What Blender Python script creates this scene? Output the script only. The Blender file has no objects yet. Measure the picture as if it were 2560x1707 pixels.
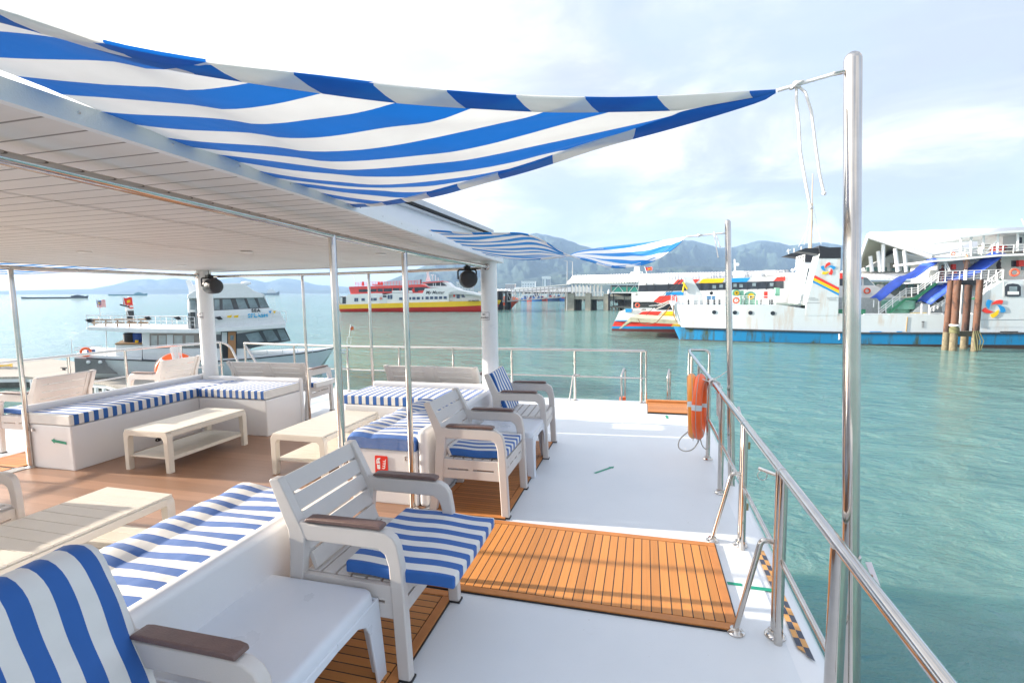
import bpy, math, random
from mathutils import Vector, Matrix, noise
import numpy as np
random.seed(7)
S = bpy.context.scene
COL = S.collection
R_ = math.radians
# ---------------------------------------------------------------- camera
F_PX, CX, CY = 1240.0, 1280.0, 853.5          # focal length and centre in photo pixels
def frame_from(vp, roll):
    """rotation camera->frame: Y runs to the vanishing point, Z up, X to starboard"""
    d = lambda u, v: Vector(((u-CX)/F_PX, -(v-CY)/F_PX, -1.0))
    a = d(*vp).normalized()
    p2 = d(vp[0]-1000, vp[1]+1000*roll)
    up = a.cross(p2).normalized()
    if up.y < 0: up = -up
    b = a.cross(up)
    return Matrix((b, a, up))
RD = frame_from((1611, 734), .015)             # the moored boat's deck (it heels a little)
RW = frame_from((1611, 729), .004)             # the level world
EYE = Vector((0, 0, 1.8))
SEA = -3.2
cam = bpy.data.objects.new('camera', bpy.data.cameras.new('camera'))
COL.objects.link(cam)
cam.matrix_world = Matrix.Translation(EYE) @ RW.to_4x4()
cam.data.lens = 36*F_PX/2560; cam.data.sensor_width = 36
cam.data.clip_start = .05; cam.data.clip_end = 60000
S.camera = cam
DECK_T = Matrix.Translation(EYE) @ (RW @ RD.transposed()).to_4x4() @ Matrix.Translation(-EYE)
# ---------------------------------------------------------------- light
SUN_DIR = Vector((1, .075, -math.tan(R_(14)))).normalized()     # travel direction
sun = bpy.data.objects.new('sun', bpy.data.lights.new('sun', 'SUN')); COL.objects.link(sun)
sun.rotation_euler = SUN_DIR.to_track_quat('-Z', 'Y').to_euler()
sun.data.energy = 4.6; sun.data.angle = R_(.6); sun.data.color = (1, .89, .76)
W = bpy.data.worlds.new('World'); S.world = W; W.use_nodes = True
nt = W.node_tree; N = nt.nodes; L = nt.links
for n in list(N): N.remove(n)
def nd(tree, typ, **k):
    n = tree.nodes.new(typ)
    for a, b in k.items():
        if a == 'inp':
            for i, v in b.items(): n.inputs[i].default_value = v
        else: setattr(n, a, b)
    return n
out = nd(nt, 'ShaderNodeOutputWorld'); bg = nd(nt, 'ShaderNodeBackground'); bg.inputs[1].default_value = .043
sky = nd(nt, 'ShaderNodeTexSky', sky_type='NISHITA', sun_disc=False, sun_elevation=R_(14), sun_rotation=math.atan2(-SUN_DIR.x, -SUN_DIR.y), air_density=1.0, dust_density=1.5, ozone_density=1.5)
tc = nd(nt, 'ShaderNodeTexCoord'); sep = nd(nt, 'ShaderNodeSeparateXYZ'); L.new(tc.outputs['Generated'], sep.inputs[0])
def M(op, a, b=None, c=None, tree=nt):
    n = nd(tree, 'ShaderNodeMath', operation=op)
    for i, v in enumerate((a, b, c)):
        if v is None: continue
        if isinstance(v, (int, float)): n.inputs[i].default_value = v
        else: tree.links.new(v, n.inputs[i])
    return n.outputs[0]
zz = M('ADD', M('MAXIMUM', sep.outputs[2], 0.0), .22)
comb = nd(nt, 'ShaderNodeCombineXYZ')
L.new(M('DIVIDE', sep.outputs[0], zz), comb.inputs[0]); L.new(M('DIVIDE', sep.outputs[1], zz), comb.inputs[1]); L.new(M('MULTIPLY', sep.outputs[2], 2.2), comb.inputs[2])
def wnoise(scale, detail, rough, vec, dist=0., off=(0, 0, 0)):
    mp = nd(nt, 'ShaderNodeMapping'); mp.inputs['Location'].default_value = off; L.new(vec, mp.inputs[0])
    n = nd(nt, 'ShaderNodeTexNoise', inp={'Scale': scale, 'Detail': detail, 'Roughness': rough, 'Distortion': dist}); L.new(mp.outputs[0], n.inputs[0])
    return n.outputs['Fac']
def ramp(tree, fac, stops):
    r = nd(tree, 'ShaderNodeValToRGB'); cr = r.color_ramp
    while len(cr.elements) < len(stops): cr.elements.new(.5)
    for e, (p, c) in zip(cr.elements, stops):
        e.position = p; e.color = (*c, 1) if len(c) == 3 else c
    tree.links.new(fac, r.inputs[0]); return r.outputs[0]
cover = ramp(nt, wnoise(.85, 7, .58, comb.outputs[0], .25, (3.1, 1.7, 0)), [(.40, (.15,)*3), (.54, (1,)*3)])
shade = ramp(nt, wnoise(1.25, 9, .57, comb.outputs[0], .5, (7.7, 4.2, 1)), [(.40, (4.5, 4.85, 5.5)), (.47, (5.3, 5.6, 6.2)), (.52, (6.6, 6.75, 7.0)), (.60, (8.4, 8.3, 8.3))])
mx = nd(nt, 'ShaderNodeMix', data_type='RGBA'); L.new(cover, mx.inputs[0])
skyb = nd(nt, 'ShaderNodeVectorMath', operation='MULTIPLY_ADD'); L.new(sky.outputs[0], skyb.inputs[0]); skyb.inputs[1].default_value = (.10, .10, .12); skyb.inputs[2].default_value = (4.5, 5.2, 6.5)
L.new(skyb.outputs[0], mx.inputs[6]); L.new(shade, mx.inputs[7])
# bright thin cloud round the low sun on the port side
sdot = nd(nt, 'ShaderNodeVectorMath', operation='DOT_PRODUCT'); L.new(tc.outputs['Generated'], sdot.inputs[0]); sdot.inputs[1].default_value = Vector((-SUN_DIR.x, -SUN_DIR.y, .25)).normalized()
glow = ramp(nt, M('MULTIPLY_ADD', sdot.outputs['Value'], .5, .5), [(.58, (0, 0, 0)), (.76, (2.6, 2.5, 2.4)), (.95, (18, 16.5, 14))])
ad = nd(nt, 'ShaderNodeVectorMath', operation='ADD'); L.new(mx.outputs[2], ad.inputs[0]); L.new(glow, ad.inputs[1])
L.new(ad.outputs[0], bg.inputs[0]); L.new(bg.outputs[0], out.inputs[0])
S.view_settings.view_transform = 'Standard'; S.view_settings.look = 'None'; S.view_settings.exposure = 1.84; S.view_settings.gamma = 1
S.cycles.max_bounces = 8; S.cycles.transparent_max_bounces = 8; S.cycles.volume_bounces = 0
S.cycles.use_denoising = True
# ---------------------------------------------------------------- materials
MATS = {}
def _new(name):
    m = bpy.data.materials.new(name); m.use_nodes = True
    return m, m.node_tree, m.node_tree.nodes['Principled BSDF']
def mat(name, col, rough=.5, metal=0., var=.06, vscale=6., bump=0., bscale=40., spec=None, emit=None, coat=0.):
    """plain surface with a little tonal mottling and fine bump"""
    if name in MATS: return MATS[name]
    m, t, p = _new(name)
    p.inputs['Roughness'].default_value = rough; p.inputs['Metallic'].default_value = metal
    if spec is not None: p.inputs['Specular IOR Level'].default_value = spec
    if coat: p.inputs['Coat Weight'].default_value = coat; p.inputs['Coat Roughness'].default_value = .1
    g = nd(t, 'ShaderNodeTexCoord')
    n = nd(t, 'ShaderNodeTexNoise', inp={'Scale': vscale, 'Detail': 5, 'Roughness': .6}); t.links.new(g.outputs['Object'], n.inputs[0])
    c0 = tuple(max(0, x*(1-var)) for x in col); c1 = tuple(min(1, x*(1+var)) for x in col)
    t.links.new(ramp(t, n.outputs[0], [(.3, c0), (.7, c1)]), p.inputs['Base Color'])
    r0 = M('MULTIPLY_ADD', n.outputs[0], .16, rough-.08, t); t.links.new(r0, p.inputs['Roughness'])
    if bump:
        n2 = nd(t, 'ShaderNodeTexNoise', inp={'Scale': bscale, 'Detail': 3}); t.links.new(g.outputs['Object'], n2.inputs[0])
        b = nd(t, 'ShaderNodeBump', inp={'Strength': bump, 'Distance': .004}); t.links.new(n2.outputs[0], b.inputs['Height']); t.links.new(b.outputs[0], p.inputs['Normal'])
    if emit: p.inputs['Emission Color'].default_value = (*emit[0], 1); p.inputs['Emission Strength'].default_value = emit[1]
    MATS[name] = m; return m
def band(t, coord, period, frac, phase=0.):
    """1 inside the stripe"""
    x = M('FRACT', M('MULTIPLY_ADD', coord, 1/period, phase, t), None, None, t)
    return M('LESS_THAN', x, frac, None, t)
def mix(t, fac, a, b):
    m = nd(t, 'ShaderNodeMix', data_type='RGBA')
    t.links.new(fac, m.inputs[0])
    for i, v in ((6, a), (7, b)):
        if isinstance(v, tuple): m.inputs[i].default_value = (*v, 1)
        else: t.links.new(v, m.inputs[i])
    return m.outputs[2]
def stripe_mat(name, period=.1, frac=.5, phase=0., blue=(.018, .115, .40), white=(.74, .74, .72), thin=False, rough=.75):
    m, t, p = _new(name)
    uv = nd(t, 'ShaderNodeUVMap'); uv.uv_map = 'UVMap'; s = nd(t, 'ShaderNodeSeparateXYZ'); t.links.new(uv.outputs[0], s.inputs[0])
    n = nd(t, 'ShaderNodeTexNoise', inp={'Scale': 9, 'Detail': 4}); t.links.new(uv.outputs[0], n.inputs[0])
    v = mix(t, n.outputs[0], (.9,)*3, (1.06,)*3)
    c = mix(t, band(t, s.outputs[0], period, frac, phase), white, blue)
    mu = nd(t, 'ShaderNodeMix', data_type='RGBA', blend_type='MULTIPLY', inp={0: 1.}); t.links.new(c, mu.inputs[6]); t.links.new(v, mu.inputs[7])
    c = mu.outputs[2]
    t.links.new(c, p.inputs['Base Color']); p.inputs['Roughness'].default_value = rough
    p.inputs['Sheen Weight'].default_value = .15
    w = nd(t, 'ShaderNodeTexNoise', inp={'Scale': 420, 'Detail': 1}); t.links.new(uv.outputs[0], w.inputs[0])
    w2 = nd(t, 'ShaderNodeTexNoise', inp={'Scale': 7, 'Detail': 2}); t.links.new(uv.outputs[0], w2.inputs[0])
    b = nd(t, 'ShaderNodeBump', inp={'Strength': .25, 'Distance': .001}); t.links.new(w.outputs[0], b.inputs['Height'])
    b2 = nd(t, 'ShaderNodeBump', inp={'Strength': .35, 'Distance': .02}); t.links.new(w2.outputs[0], b2.inputs['Height']); t.links.new(b.outputs[0], b2.inputs['Normal']); t.links.new(b2.outputs[0], p.inputs['Normal'])
    if thin:
        tr = nd(t, 'ShaderNodeBsdfTranslucent'); t.links.new(c, tr.inputs[0]); ms = nd(t, 'ShaderNodeMixShader', inp={0: .26})
        t.links.new(p.outputs[0], ms.inputs[1]); t.links.new(tr.outputs[0], ms.inputs[2]); t.links.new(ms.outputs[0], t.nodes['Material Output'].inputs[0])
    MATS[name] = m; return m
def plank_mat(name, base, groove, period, gw, rough=.6, var=.12, along=1, grain=(3, 60, 3), bumpd=.003, border=None):
    """boards side by side in UV x (grooves every period)"""
    m, t, p = _new(name)
    uv = nd(t, 'ShaderNodeUVMap'); uv.uv_map = 'UVMap'; s = nd(t, 'ShaderNodeSeparateXYZ'); t.links.new(uv.outputs[0], s.inputs[0])
    cell = M('FLOOR', M('MULTIPLY', s.outputs[0], 1/period, None, t), None, None, t)
    wn = nd(t, 'ShaderNodeTexWhiteNoise', noise_dimensions='1D'); t.links.new(cell, wn.inputs['W'])
    mp = nd(t, 'ShaderNodeMapping'); mp.inputs['Scale'].default_value = (grain[1], grain[0], 1); t.links.new(uv.outputs[0], mp.inputs[0])
    g = nd(t, 'ShaderNodeTexNoise', inp={'Scale': 1, 'Detail': 6, 'Roughness': .65}); t.links.new(mp.outputs[0], g.inputs[0])
    f = M('ADD', M('MULTIPLY', wn.outputs[0], .45, None, t), M('MULTIPLY', g.outputs[0], .6, None, t), None, t)
    c = ramp(t, f, [(.15, tuple(x*(1-var) for x in base)), (.85, tuple(min(1, x*(1+var)) for x in base))])
    gb = band(t, s.outputs[0], period, gw/period)
    c = mix(t, gb, c, groove)
    t.links.new(c, p.inputs['Base Color']); p.inputs['Roughness'].default_value = rough
    h = M('SUBTRACT', M('MULTIPLY', g.outputs[0], .1, None, t), gb, None, t)
    b = nd(t, 'ShaderNodeBump', inp={'Strength': .5, 'Distance': bumpd}); t.links.new(h, b.inputs['Height']); t.links.new(b.outputs[0], p.inputs['Normal'])
    MATS[name] = m; return m
# ---------------------------------------------------------------- mesh building
BASE = {}
class MB:
    def __init__(s): s.v = []; s.f = []; s.mi = []; s.cur = 0
    def add(s, vs, fs):
        o = len(s.v); s.v += [tuple(v) for v in vs]; s.f += [tuple(i+o for i in f) for f in fs]; s.mi += [s.cur]*len(fs); return s
    def box(s, x0, x1, y0, y1, z0, z1):
        v = [(x, y, z) for z in (z0, z1) for y in (y0, y1) for x in (x0, x1)]
        return s.add(v, [(0, 2, 3, 1), (4, 5, 7, 6), (0, 1, 5, 4), (2, 6, 7, 3), (0, 4, 6, 2), (1, 3, 7, 5)])
    def bar(s, a, b, w, h, up=(0, 0, 1)):
        """rectangular bar from a to b, w across, h along up"""
        a = Vector(a); b = Vector(b); d = (b-a).normalized(); u = Vector(up); sd = d.cross(u).normalized(); u = sd.cross(d)
        v = [p+sd*sx*w/2+u*sz*h/2 for p in (a, b) for sz in (-1, 1) for sx in (-1, 1)]
        return s.add(v, [(0, 1, 3, 2), (4, 6, 7, 5), (0, 4, 5, 1), (2, 3, 7, 6), (0, 2, 6, 4), (1, 5, 7, 3)])
    def prism(s, poly, a, b, axis='y'):
        n = len(poly)
        def P(p, d): return (p[0], d, p[1]) if axis == 'y' else (d, p[0], p[1]) if axis == 'x' else (p[0], p[1], d)
        v = [P(p, a) for p in poly]+[P(p, b) for p in poly]
        return s.add(v, [tuple(range(n)), tuple(range(2*n-1, n-1, -1))]+[(i, i+n, (i+1) % n+n, (i+1) % n) for i in range(n)])
    def tube(s, pts, r, n=10, cap=True, closed=False):
        pts = [Vector(p) for p in pts]; m = len(pts); rs = r if isinstance(r, (list, tuple)) else [r]*m
        T = []
        for i in range(m):
            a = pts[i-1] if (i or closed) else pts[0]; b = pts[(i+1) % m] if (i < m-1 or closed) else pts[-1]
            T.append((b-a).normalized())
        u = T[0].orthogonal().normalized(); vs = []
        for i in range(m):
            u = (u-T[i]*u.dot(T[i])).normalized(); w = T[i].cross(u)
            for k in range(n):
                a = 2*math.pi*k/n; vs.append(pts[i]+(u*math.cos(a)+w*math.sin(a))*rs[i])
        fs = []
        for i in range(m if closed else m-1):
            j = (i+1) % m
            for k in range(n): fs.append((i*n+k, i*n+(k+1) % n, j*n+(k+1) % n, j*n+k))
        if cap and not closed: fs += [tuple(range(n-1, -1, -1)), tuple((m-1)*n+k for k in range(n))]
        return s.add(vs, fs)
    def lathe(s, prof, c=(0, 0, 0), n=24, axis='z'):
        vs = []; c = Vector(c)
        for r, h in prof:
            for k in range(n):
                a = 2*math.pi*k/n; x, y = r*math.cos(a), r*math.sin(a)
                vs.append(c+Vector((x, y, h) if axis == 'z' else (h, x, y) if axis == 'x' else (x, h, y)))
        fs = [(i*n+k, i*n+(k+1) % n, (i+1)*n+(k+1) % n, (i+1)*n+k) for i in range(len(prof)-1) for k in range(n)]
        if prof[0][0] > 1e-6: fs.append(tuple(range(n-1, -1, -1)))
        if prof[-1][0] > 1e-6: fs.append(tuple((len(prof)-1)*n+k for k in range(n)))
        return s.add(vs, fs)
    def grid(s, fn, nu, nv, wrap=False):
        vs = [fn(i/nu, j/nv) for j in range(nv+1) for i in range(nu+1)]
        return s.add(vs, [(j*(nu+1)+i, j*(nu+1)+i+1, (j+1)*(nu+1)+i+1, (j+1)*(nu+1)+i) for j in range(nv) for i in range(nu)])
    def ball(s, c, r, n=12, sc=(1, 1, 1)):
        pr = [(math.sin(math.pi*i/n)*1.0, -math.cos(math.pi*i/n)) for i in range(n+1)]
        o = MB().lathe([(a, b) for a, b in pr], n=n*2)
        return s.add([(c[0]+v[0]*r*sc[0], c[1]+v[1]*r*sc[1], c[2]+v[2]*r*sc[2]) for v in o.v], o.f)
    def xf(s, m):
        s.v = [tuple(m @ Vector(v)) for v in s.v]; return s
    def build(s, name, m, parent=None, bev=0, seg=2, ang=38, uv=None, world=False, loc=None, solid=0, sub=0, split=False):
        if split:
            par = list(range(len(s.v)))
            def fd(i):
                while par[i] != i: par[i] = par[par[i]]; i = par[i]
                return i
            for f in s.f:
                for q in f[1:]: par[fd(q)] = fd(f[0])
            groups = {}
            for f, mi in zip(s.f, s.mi): groups.setdefault(fd(f[0]), []).append((f, mi))
            res = None
            for g in groups.values():
                ids = sorted({i for f, _ in g for i in f}); mp = {i: k for k, i in enumerate(ids)}; q = MB(); q.v = [s.v[i] for i in ids]; q.f = [tuple(mp[i] for i in f) for f, _ in g]; q.mi = [mi for _, mi in g]
                res = q.build(name, m, parent, bev, seg, ang, uv, world, loc, solid, sub)
            return res
        if world and parent is not None: inv = BASE[parent.name].inverted(); s.xf(inv)
        if uv:
            UVs = [uv(v) for v in s.v]
        if loc is not None: s.v = [(v[0]-loc[0], v[1]-loc[1], v[2]-loc[2]) for v in s.v]
        me = bpy.data.meshes.new(name); me.from_pydata(s.v, [], s.f); 
        ms = m if isinstance(m, (list, tuple)) else [m]
        for q in ms: me.materials.append(q)
        if len(ms) > 1: me.polygons.foreach_set('material_index', s.mi)
        if uv:
            l = me.uv_layers.new(name='UVMap'); li = np.empty(len(me.loops), 'i'); me.loops.foreach_get('vertex_index', li)
            l.data.foreach_set('uv', np.array(UVs, 'f')[li].ravel())
        me.polygons.foreach_set('use_smooth', [True]*len(me.polygons)); me.validate(); me.update()
        if not bev: me.set_sharp_from_angle(angle=R_(ang))
        o = bpy.data.objects.new(name, me); COL.objects.link(o)
        if parent is not None:
            o.parent = parent
            if parent.name in BASE: BASE[o.name] = BASE[parent.name]
        if loc is not None: o.location = loc
        if bev:
            b = o.modifiers.new('bevel', 'BEVEL'); b.width = bev; b.segments = seg; b.limit_method = 'ANGLE'; b.angle_limit = R_(35); b.harden_normals = True
        if sub: q = o.modifiers.new('sub', 'SUBSURF'); q.levels = sub; q.render_levels = sub
        if solid: q = o.modifiers.new('thick', 'SOLIDIFY'); q.thickness = solid; q.offset = 0
        return o
def tag(o, label=None, cat=None, group=None, kind=None):
    for k, v in (('label', label), ('category', cat), ('group', group), ('kind', kind)):
        if v: o[k] = v
    return o
DECKSET = []
def thing(name, loc, label, cat, group=None, rz=0., deck=True):
    o = bpy.data.objects.new(name, None); COL.objects.link(o); o.empty_display_size = .1
    o.location = loc; o.rotation_euler = (0, 0, rz); tag(o, label, cat, group)
    BASE[o.name] = Matrix.Translation(Vector(loc)) @ Matrix.Rotation(rz, 4, 'Z')
    if deck: DECKSET.append(o)
    return o
def single(mb, name, m, base, label, cat, group=None, deck=True, **k):
    o = mb.build(name, m, None, loc=base, **k); tag(o, label, cat, group)
    if deck: DECKSET.append(o)
    return o
def struct(mb, name, m, deck=True, **k):
    o = mb.build(name, m, None, **k); o['kind'] = 'structure'
    if deck: DECKSET.append(o)
    return o
def kids(o): return [c for c in o.children]
def copy_tree(o, parent=None):
    c = o.copy(); COL.objects.link(c)
    if parent is not None: c.parent = parent
    for ch in kids(o): copy_tree(ch, c)
    return c
def place(o, loc, rz, label, group=None, deck=True):
    o.location = loc; o.rotation_euler = (0, 0, rz); o['label'] = label
    if group: o['group'] = group
    BASE[o.name] = Matrix.Translation(Vector(loc)) @ Matrix.Rotation(rz, 4, 'Z')
    if deck and o not in DECKSET: DECKSET.append(o)
    return o
FONTS = {}
def text(s, size, m, parent, mw, ext=.001, shear=0., bold=0., name='lettering', align='CENTER', spacing=1., label=None):
    """writing as thin mesh, mw = matrix in the parent's space (text lies in its local XY)"""
    cu = bpy.data.curves.new('t', 'FONT'); cu.body = s; cu.size = size; cu.extrude = ext; cu.align_x = align; cu.align_y = 'CENTER'; cu.shear = shear; cu.offset = bold; cu.space_character = spacing; cu.resolution_u = 3
    o = bpy.data.objects.new('t', cu); COL.objects.link(o)
    dg = bpy.context.evaluated_depsgraph_get(); me = bpy.data.meshes.new_from_object(o.evaluated_get(dg)); bpy.data.objects.remove(o)
    me.transform(mw); me.materials.clear(); me.materials.append(m); me.name = name
    q = bpy.data.objects.new(name, me); COL.objects.link(q); q.parent = parent
    if label: q['label'] = label
    return q
def face_mat(origin, xdir, ydir):
    x = Vector(xdir).normalized(); y = Vector(ydir).normalized(); z = x.cross(y)
    m = Matrix((x, y, z)).transposed().to_4x4(); m.translation = Vector(origin); return m
# ================================================================ OUR BOAT'S UPPER DECK
WHITE = mat('white_gelcoat', (.77, .78, .795),   .30, var=.012, vscale=.9, bump=.25, bscale=220, coat=.2)
def deck_paint():
    m, t, p = _new('white_deck_paint'); g = nd(t, 'ShaderNodeTexCoord')
    def nz(sc, det, rough=.6, scale=(1, 1, 1)):
        mp = nd(t, 'ShaderNodeMapping'); mp.inputs['Scale'].default_value = scale; t.links.new(g.outputs['Object'], mp.inputs[0])
        n = nd(t, 'ShaderNodeTexNoise', inp={'Scale': sc, 'Detail': det, 'Roughness': rough}); t.links.new(mp.outputs[0], n.inputs[0]); return n.outputs[0]
    c = ramp(t, nz(.9, 6), [(.3, (.665, .70, .735)), (.7, (.73, .755, .78))])
    scuff = ramp(t, nz(7, 8, .75, (1, 3.5, 1)), [(.60, (0,)*3), (.72, (.35,)*3)]); area = ramp(t, nz(.7, 3), [(.45, (0,)*3), (.62, (1,)*3)])
    c = mix(t, M('MULTIPLY', scuff, area, None, t), c, (.50, .49, .47))
    spot = ramp(t, nz(38, 2, .5), [(.735, (0,)*3), (.75, (.6,)*3)]); c = mix(t, M('MULTIPLY', spot, area, None, t), c, (.34, .30, .26))
    t.links.new(c, p.inputs['Base Color']); t.links.new(M('MULTIPLY_ADD', nz(3, 5), .25, .26, t), p.inputs['Roughness'])
    b_ = nd(t, 'ShaderNodeBump', inp={'Strength': .55, 'Distance': .0016}); t.links.new(nz(330, 2), b_.inputs['Height']); t.links.new(b_.outputs[0], p.inputs['Normal'])
    return m
DECKW = deck_paint()
STEEL = mat('polished_steel', (.60, .56, .52), .09, metal=1., var=.08, vscale=9)
STEELB = mat('brushed_steel', (.62, .61, .60), .28, metal=1., var=.1, vscale=20)
TAUPE = mat('taupe_resin', (.62, .585, .555), .42, var=.03, vscale=5, bump=.3, bscale=300)
CREAM = mat('cream_resin', (.71, .67, .59), .42, var=.03, vscale=5, bump=.3, bscale=300)
PWHITE = mat('white_plastic', (.68, .72, .78), .3, var=.02, vscale=3)
BROWN = mat('brown_armrest', (.16, .10, .088), .45, var=.12, vscale=30, bump=.4, bscale=200)
BLACK = mat('black_rubber', (.012, .012, .014), .5)
DARK = mat('dark_slot', (.02, .02, .02), .8)
ROPE = mat('white_rope', (.74, .73, .72), .8, bump=.8, bscale=150)
ROPEG = mat('grey_rope', (.42, .40, .36), .85, bump=.8, bscale=150)
ORANGE = mat('orange_buoy', (.92, .13, .02), .38, var=.06)
AMBER = mat('amber_buoy', (.90, .30, .02), .38, var=.06)
SILVER = mat('silver_tape', (.60, .66, .70), .3, var=.05)
GREEN = mat('green_tape', (.0, .28, .17), .5)
RED = mat('sign_red', (.78, .035, .02), .45)
SWHITE = mat('sign_white', (.85, .85, .85), .5)
INK = mat('ink_black', (.02, .02, .03), .6)
STRIPE = stripe_mat('striped_canvas', .1, .5)
STRIPEV = stripe_mat('striped_canvas_bench', .108, .5)
TEAKX = plank_mat('teak_boards', (.58, .235, .06), (.02, .012, .008), .056, .006, .55, .24, grain=(2, 90), bumpd=.003)
TEAKF = plank_mat('teak_boards_fine', (.50, .19, .05), (.03, .018, .01), .042, .004, .55, .22, grain=(2, 90), bumpd=.003)
TEAKB = mat('teak_border', (.52, .20, .055), .55, var=.1, vscale=12)
def sgn(x): return (x > 0)-(x < 0)
MIRX = -4.18
def mir(x): return 2*MIRX-x
def deck():
    b = MB(); b.box(-9.75, .72, -3, 8.5, -.35, 0)
    struct(b, 'boat_deck', DECKW)
    b = MB()
    # rounded gunwale and topsides down to the water
    prof = [(.72, -.003), (.82, -.012), (.88, -.03), (.91, -.07), (.92, -.2), (.90, -.9), (.80, -3.4)]
    m_ = len(prof); ys = [-3, 0, 2, 4, 6, 8, 8.52]
    def fn(sgnx):
        v = [((x*1.0 if sgnx > 0 else -9.03-x)-(0 if y < 8.6 else sgnx*(y-8.6)*.9), y, z) for y in ys for x, z in prof]
        f = [(j*m_+i, j*m_+i+1, (j+1)*m_+i+1, (j+1)*m_+i) for j in range(len(ys)-1) for i in range(m_-1)]
        return v, f
    b.add(*fn(1)); b.add(*fn(-1)); b.box(-9.7, .8, 8.40, 8.51, -3.4, -.34)
    struct(b, 'boat_hull', WHITE)
    fl = plank_mat('wood_floor', (.34, .195, .125), (.2, .11, .07), .18, .002, .38, .26, grain=(.9, 22), bumpd=.0006)
    b = MB(); b.box(-6.47, -1.80, -3, 6.0, -.02, .006)
    struct(b, 'wooden_floor', fl, uv=lambda v: (v[1], v[0]))
    b = MB(); b.box(-1.80, -1.74, -3, 3.74, -.02, .012); b.box(-6.62, -6.56+.09, -3, 3.74, -.02, .012)
    struct(b, 'floor_threshold', mat('grey_threshold', (.36, .35, .34), .5), bev=.003)
deck()
def deck_mat(x0, x1, y0, y1, m, along, label, group='slatted teak deck mats'):
    t = thing('deck_mat', ((x0+x1)/2, (y0+y1)/2, .004), label, 'deck mat', group)
    w = .055
    MB().box(x0-.008, x1+.008, y0-.008, y1+.008, .002, .008).build('backing', BLACK, t, world=True)
    MB().box(x0, x1, y0, y0+w-.003, .004, .016).box(x0, x1, y1-w+.003, y1, .004, .016).box(x0, x0+w-.003, y0+w, y1-w, .004, .016).box(x1-w+.003, x1, y0+w, y1-w, .004, .016).build('border', TEAKB, t, world=True, bev=.002, seg=1)
    MB().box(x0+w+.003, x1-w-.003, y0+w+.003, y1-w-.003, .004, .0145).build('slats', m, t, world=True, uv=(lambda v: (v[0], v[1])) if along == 'y' else (lambda v: (v[1], v[0])))
    return t
deck_mat(-1.74, .50, 2.70, 3.66, TEAKX, 'y', 'wide orange teak mat crossing the deck gap towards the rail')
deck_mat(-1.74, -1.10, -.6, 2.67, TEAKX, 'x', 'teak mat under the nearest armchairs and white side table')
deck_mat(-1.73, -1.07, 3.70, 5.85, TEAKF, 'x', 'teak mat under the two further armchairs beside the corner bench')
deck_mat(-8.6, -6.62, 2.70, 3.66, TEAKX, 'y', 'bright teak mat at the left edge past the steel post')
deck_mat(-7.22, -6.60, 3.70, 5.85, TEAKF, 'x', 'teak mat under the left hand chairs behind the long bench')
deck_mat(-4.75, -3.5, 6.12, 6.75, TEAKF, 'y', 'small teak mat in the opening between the two benches')
# ---- benches
def bench(side, name_label, m=WHITE):
    X = (lambda x: x) if side > 0 else mir
    t = thing('corner_bench', (X(-2.2), 4.6, 0), name_label, 'bench', 'white corner benches')
    def bx(b, x0, x1, *r):
        a, c = sorted((X(x0), X(x1))); b.box(a, c, *r); return b
    b = MB(); bx(b, -2.50, -1.86, 3.77, 6.0, .0, .49); bx(b, -3.60, -2.503, 5.33, 6.0, .0, .488)
    b.build('seat_box', m, t, world=True, bev=.018, seg=3)
    b = MB(); bx(b, -1.857, -1.765, 3.765, 6.10, 0, .68)
    b.build('back_wall', m, t, world=True, bev=.04, seg=4)
    b = MB(); bx(b, -3.60, -1.86, 6.003, 6.09, 0, .66)
    b.build('back_wall', m, t, world=True, bev=.03, seg=4)
    return t
b1 = bench(1, 'white corner bench with the red sign on its end panel'); b2 = bench(-1, 'white corner bench with a green arrow on its end panel')
t = thing('long_bench', (-2.2, .8, 0), 'long white bench in the foreground below the nearest striped cushion', 'bench')
MB().box(-2.50, -1.86, -2, 2.64, 0, .49).build('seat_box', WHITE, t, world=True, bev=.018, seg=3)
MB().box(-1.857, -1.765, -2, 2.66, 0, .68).build('back_wall', WHITE, t, world=True, bev=.04, seg=4)
def cushion_flat(name, x0, x1, y0, y1, z0, z1, axis, label, cat='cushion', group=None, bev=.014, m=STRIPE, phase=0., puff=.008, deck_=True):
    """box cushion with puffed faces; stripes change along `axis`"""
    b = MB(); n = 12
    xs = np.linspace(0, 1, n+1)
    def P(u, v, w):
        pu = puff*(math.sin(math.pi*u)*math.sin(math.pi*v))
        return (x0+(x1-x0)*u, y0+(y1-y0)*v, z0+(z1-z0)*w+(pu*1.4 if w == 1 else -pu*0))
    b.grid(lambda u, v: P(u, v, 1), n, n)
    o = len(b.v)
    b2 = MB().grid(lambda u, v: P(u, v, 0), n, n); b.add(b2.v, [f[::-1] for f in b2.f])
    for e in range(n):
        for a, c in (((e, 0), (e+1, 0)), ((n, e), (n, e+1)), ((n-e, n), (n-e-1, n)), ((0, n-e), (0, n-e-1))):
            i, j = a[1]*(n+1)+a[0], c[1]*(n+1)+c[0]
            b.f.append((i+o, j+o, j, i)); b.mi.append(0)
    ax = 0 if axis == 'x' else 1
    base = ((x0+x1)/2, (y0+y1)/2, z0)
    o_ = b.build(name, m, None, loc=base, bev=bev, seg=3, uv=lambda v: (v[ax]+phase, v[1-ax]+v[2]))
    tag(o_, label, cat, group)
    if deck_: DECKSET.append(o_)
    return o_
G = 'blue and white striped bench cushions'
cushion_flat('bench_cushion', mir(-2.51), mir(-1.87), 3.76, 5.985, .495, .61, 'y', 'long striped cushion on the left bench above the green arrow', group=G)
cushion_flat('bench_cushion', mir(-3.60), mir(-2.52), 5.32, 5.985, .495, .61, 'x', 'short striped cushion at the corner between the left column and steel post', group=G, phase=.03)
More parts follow.
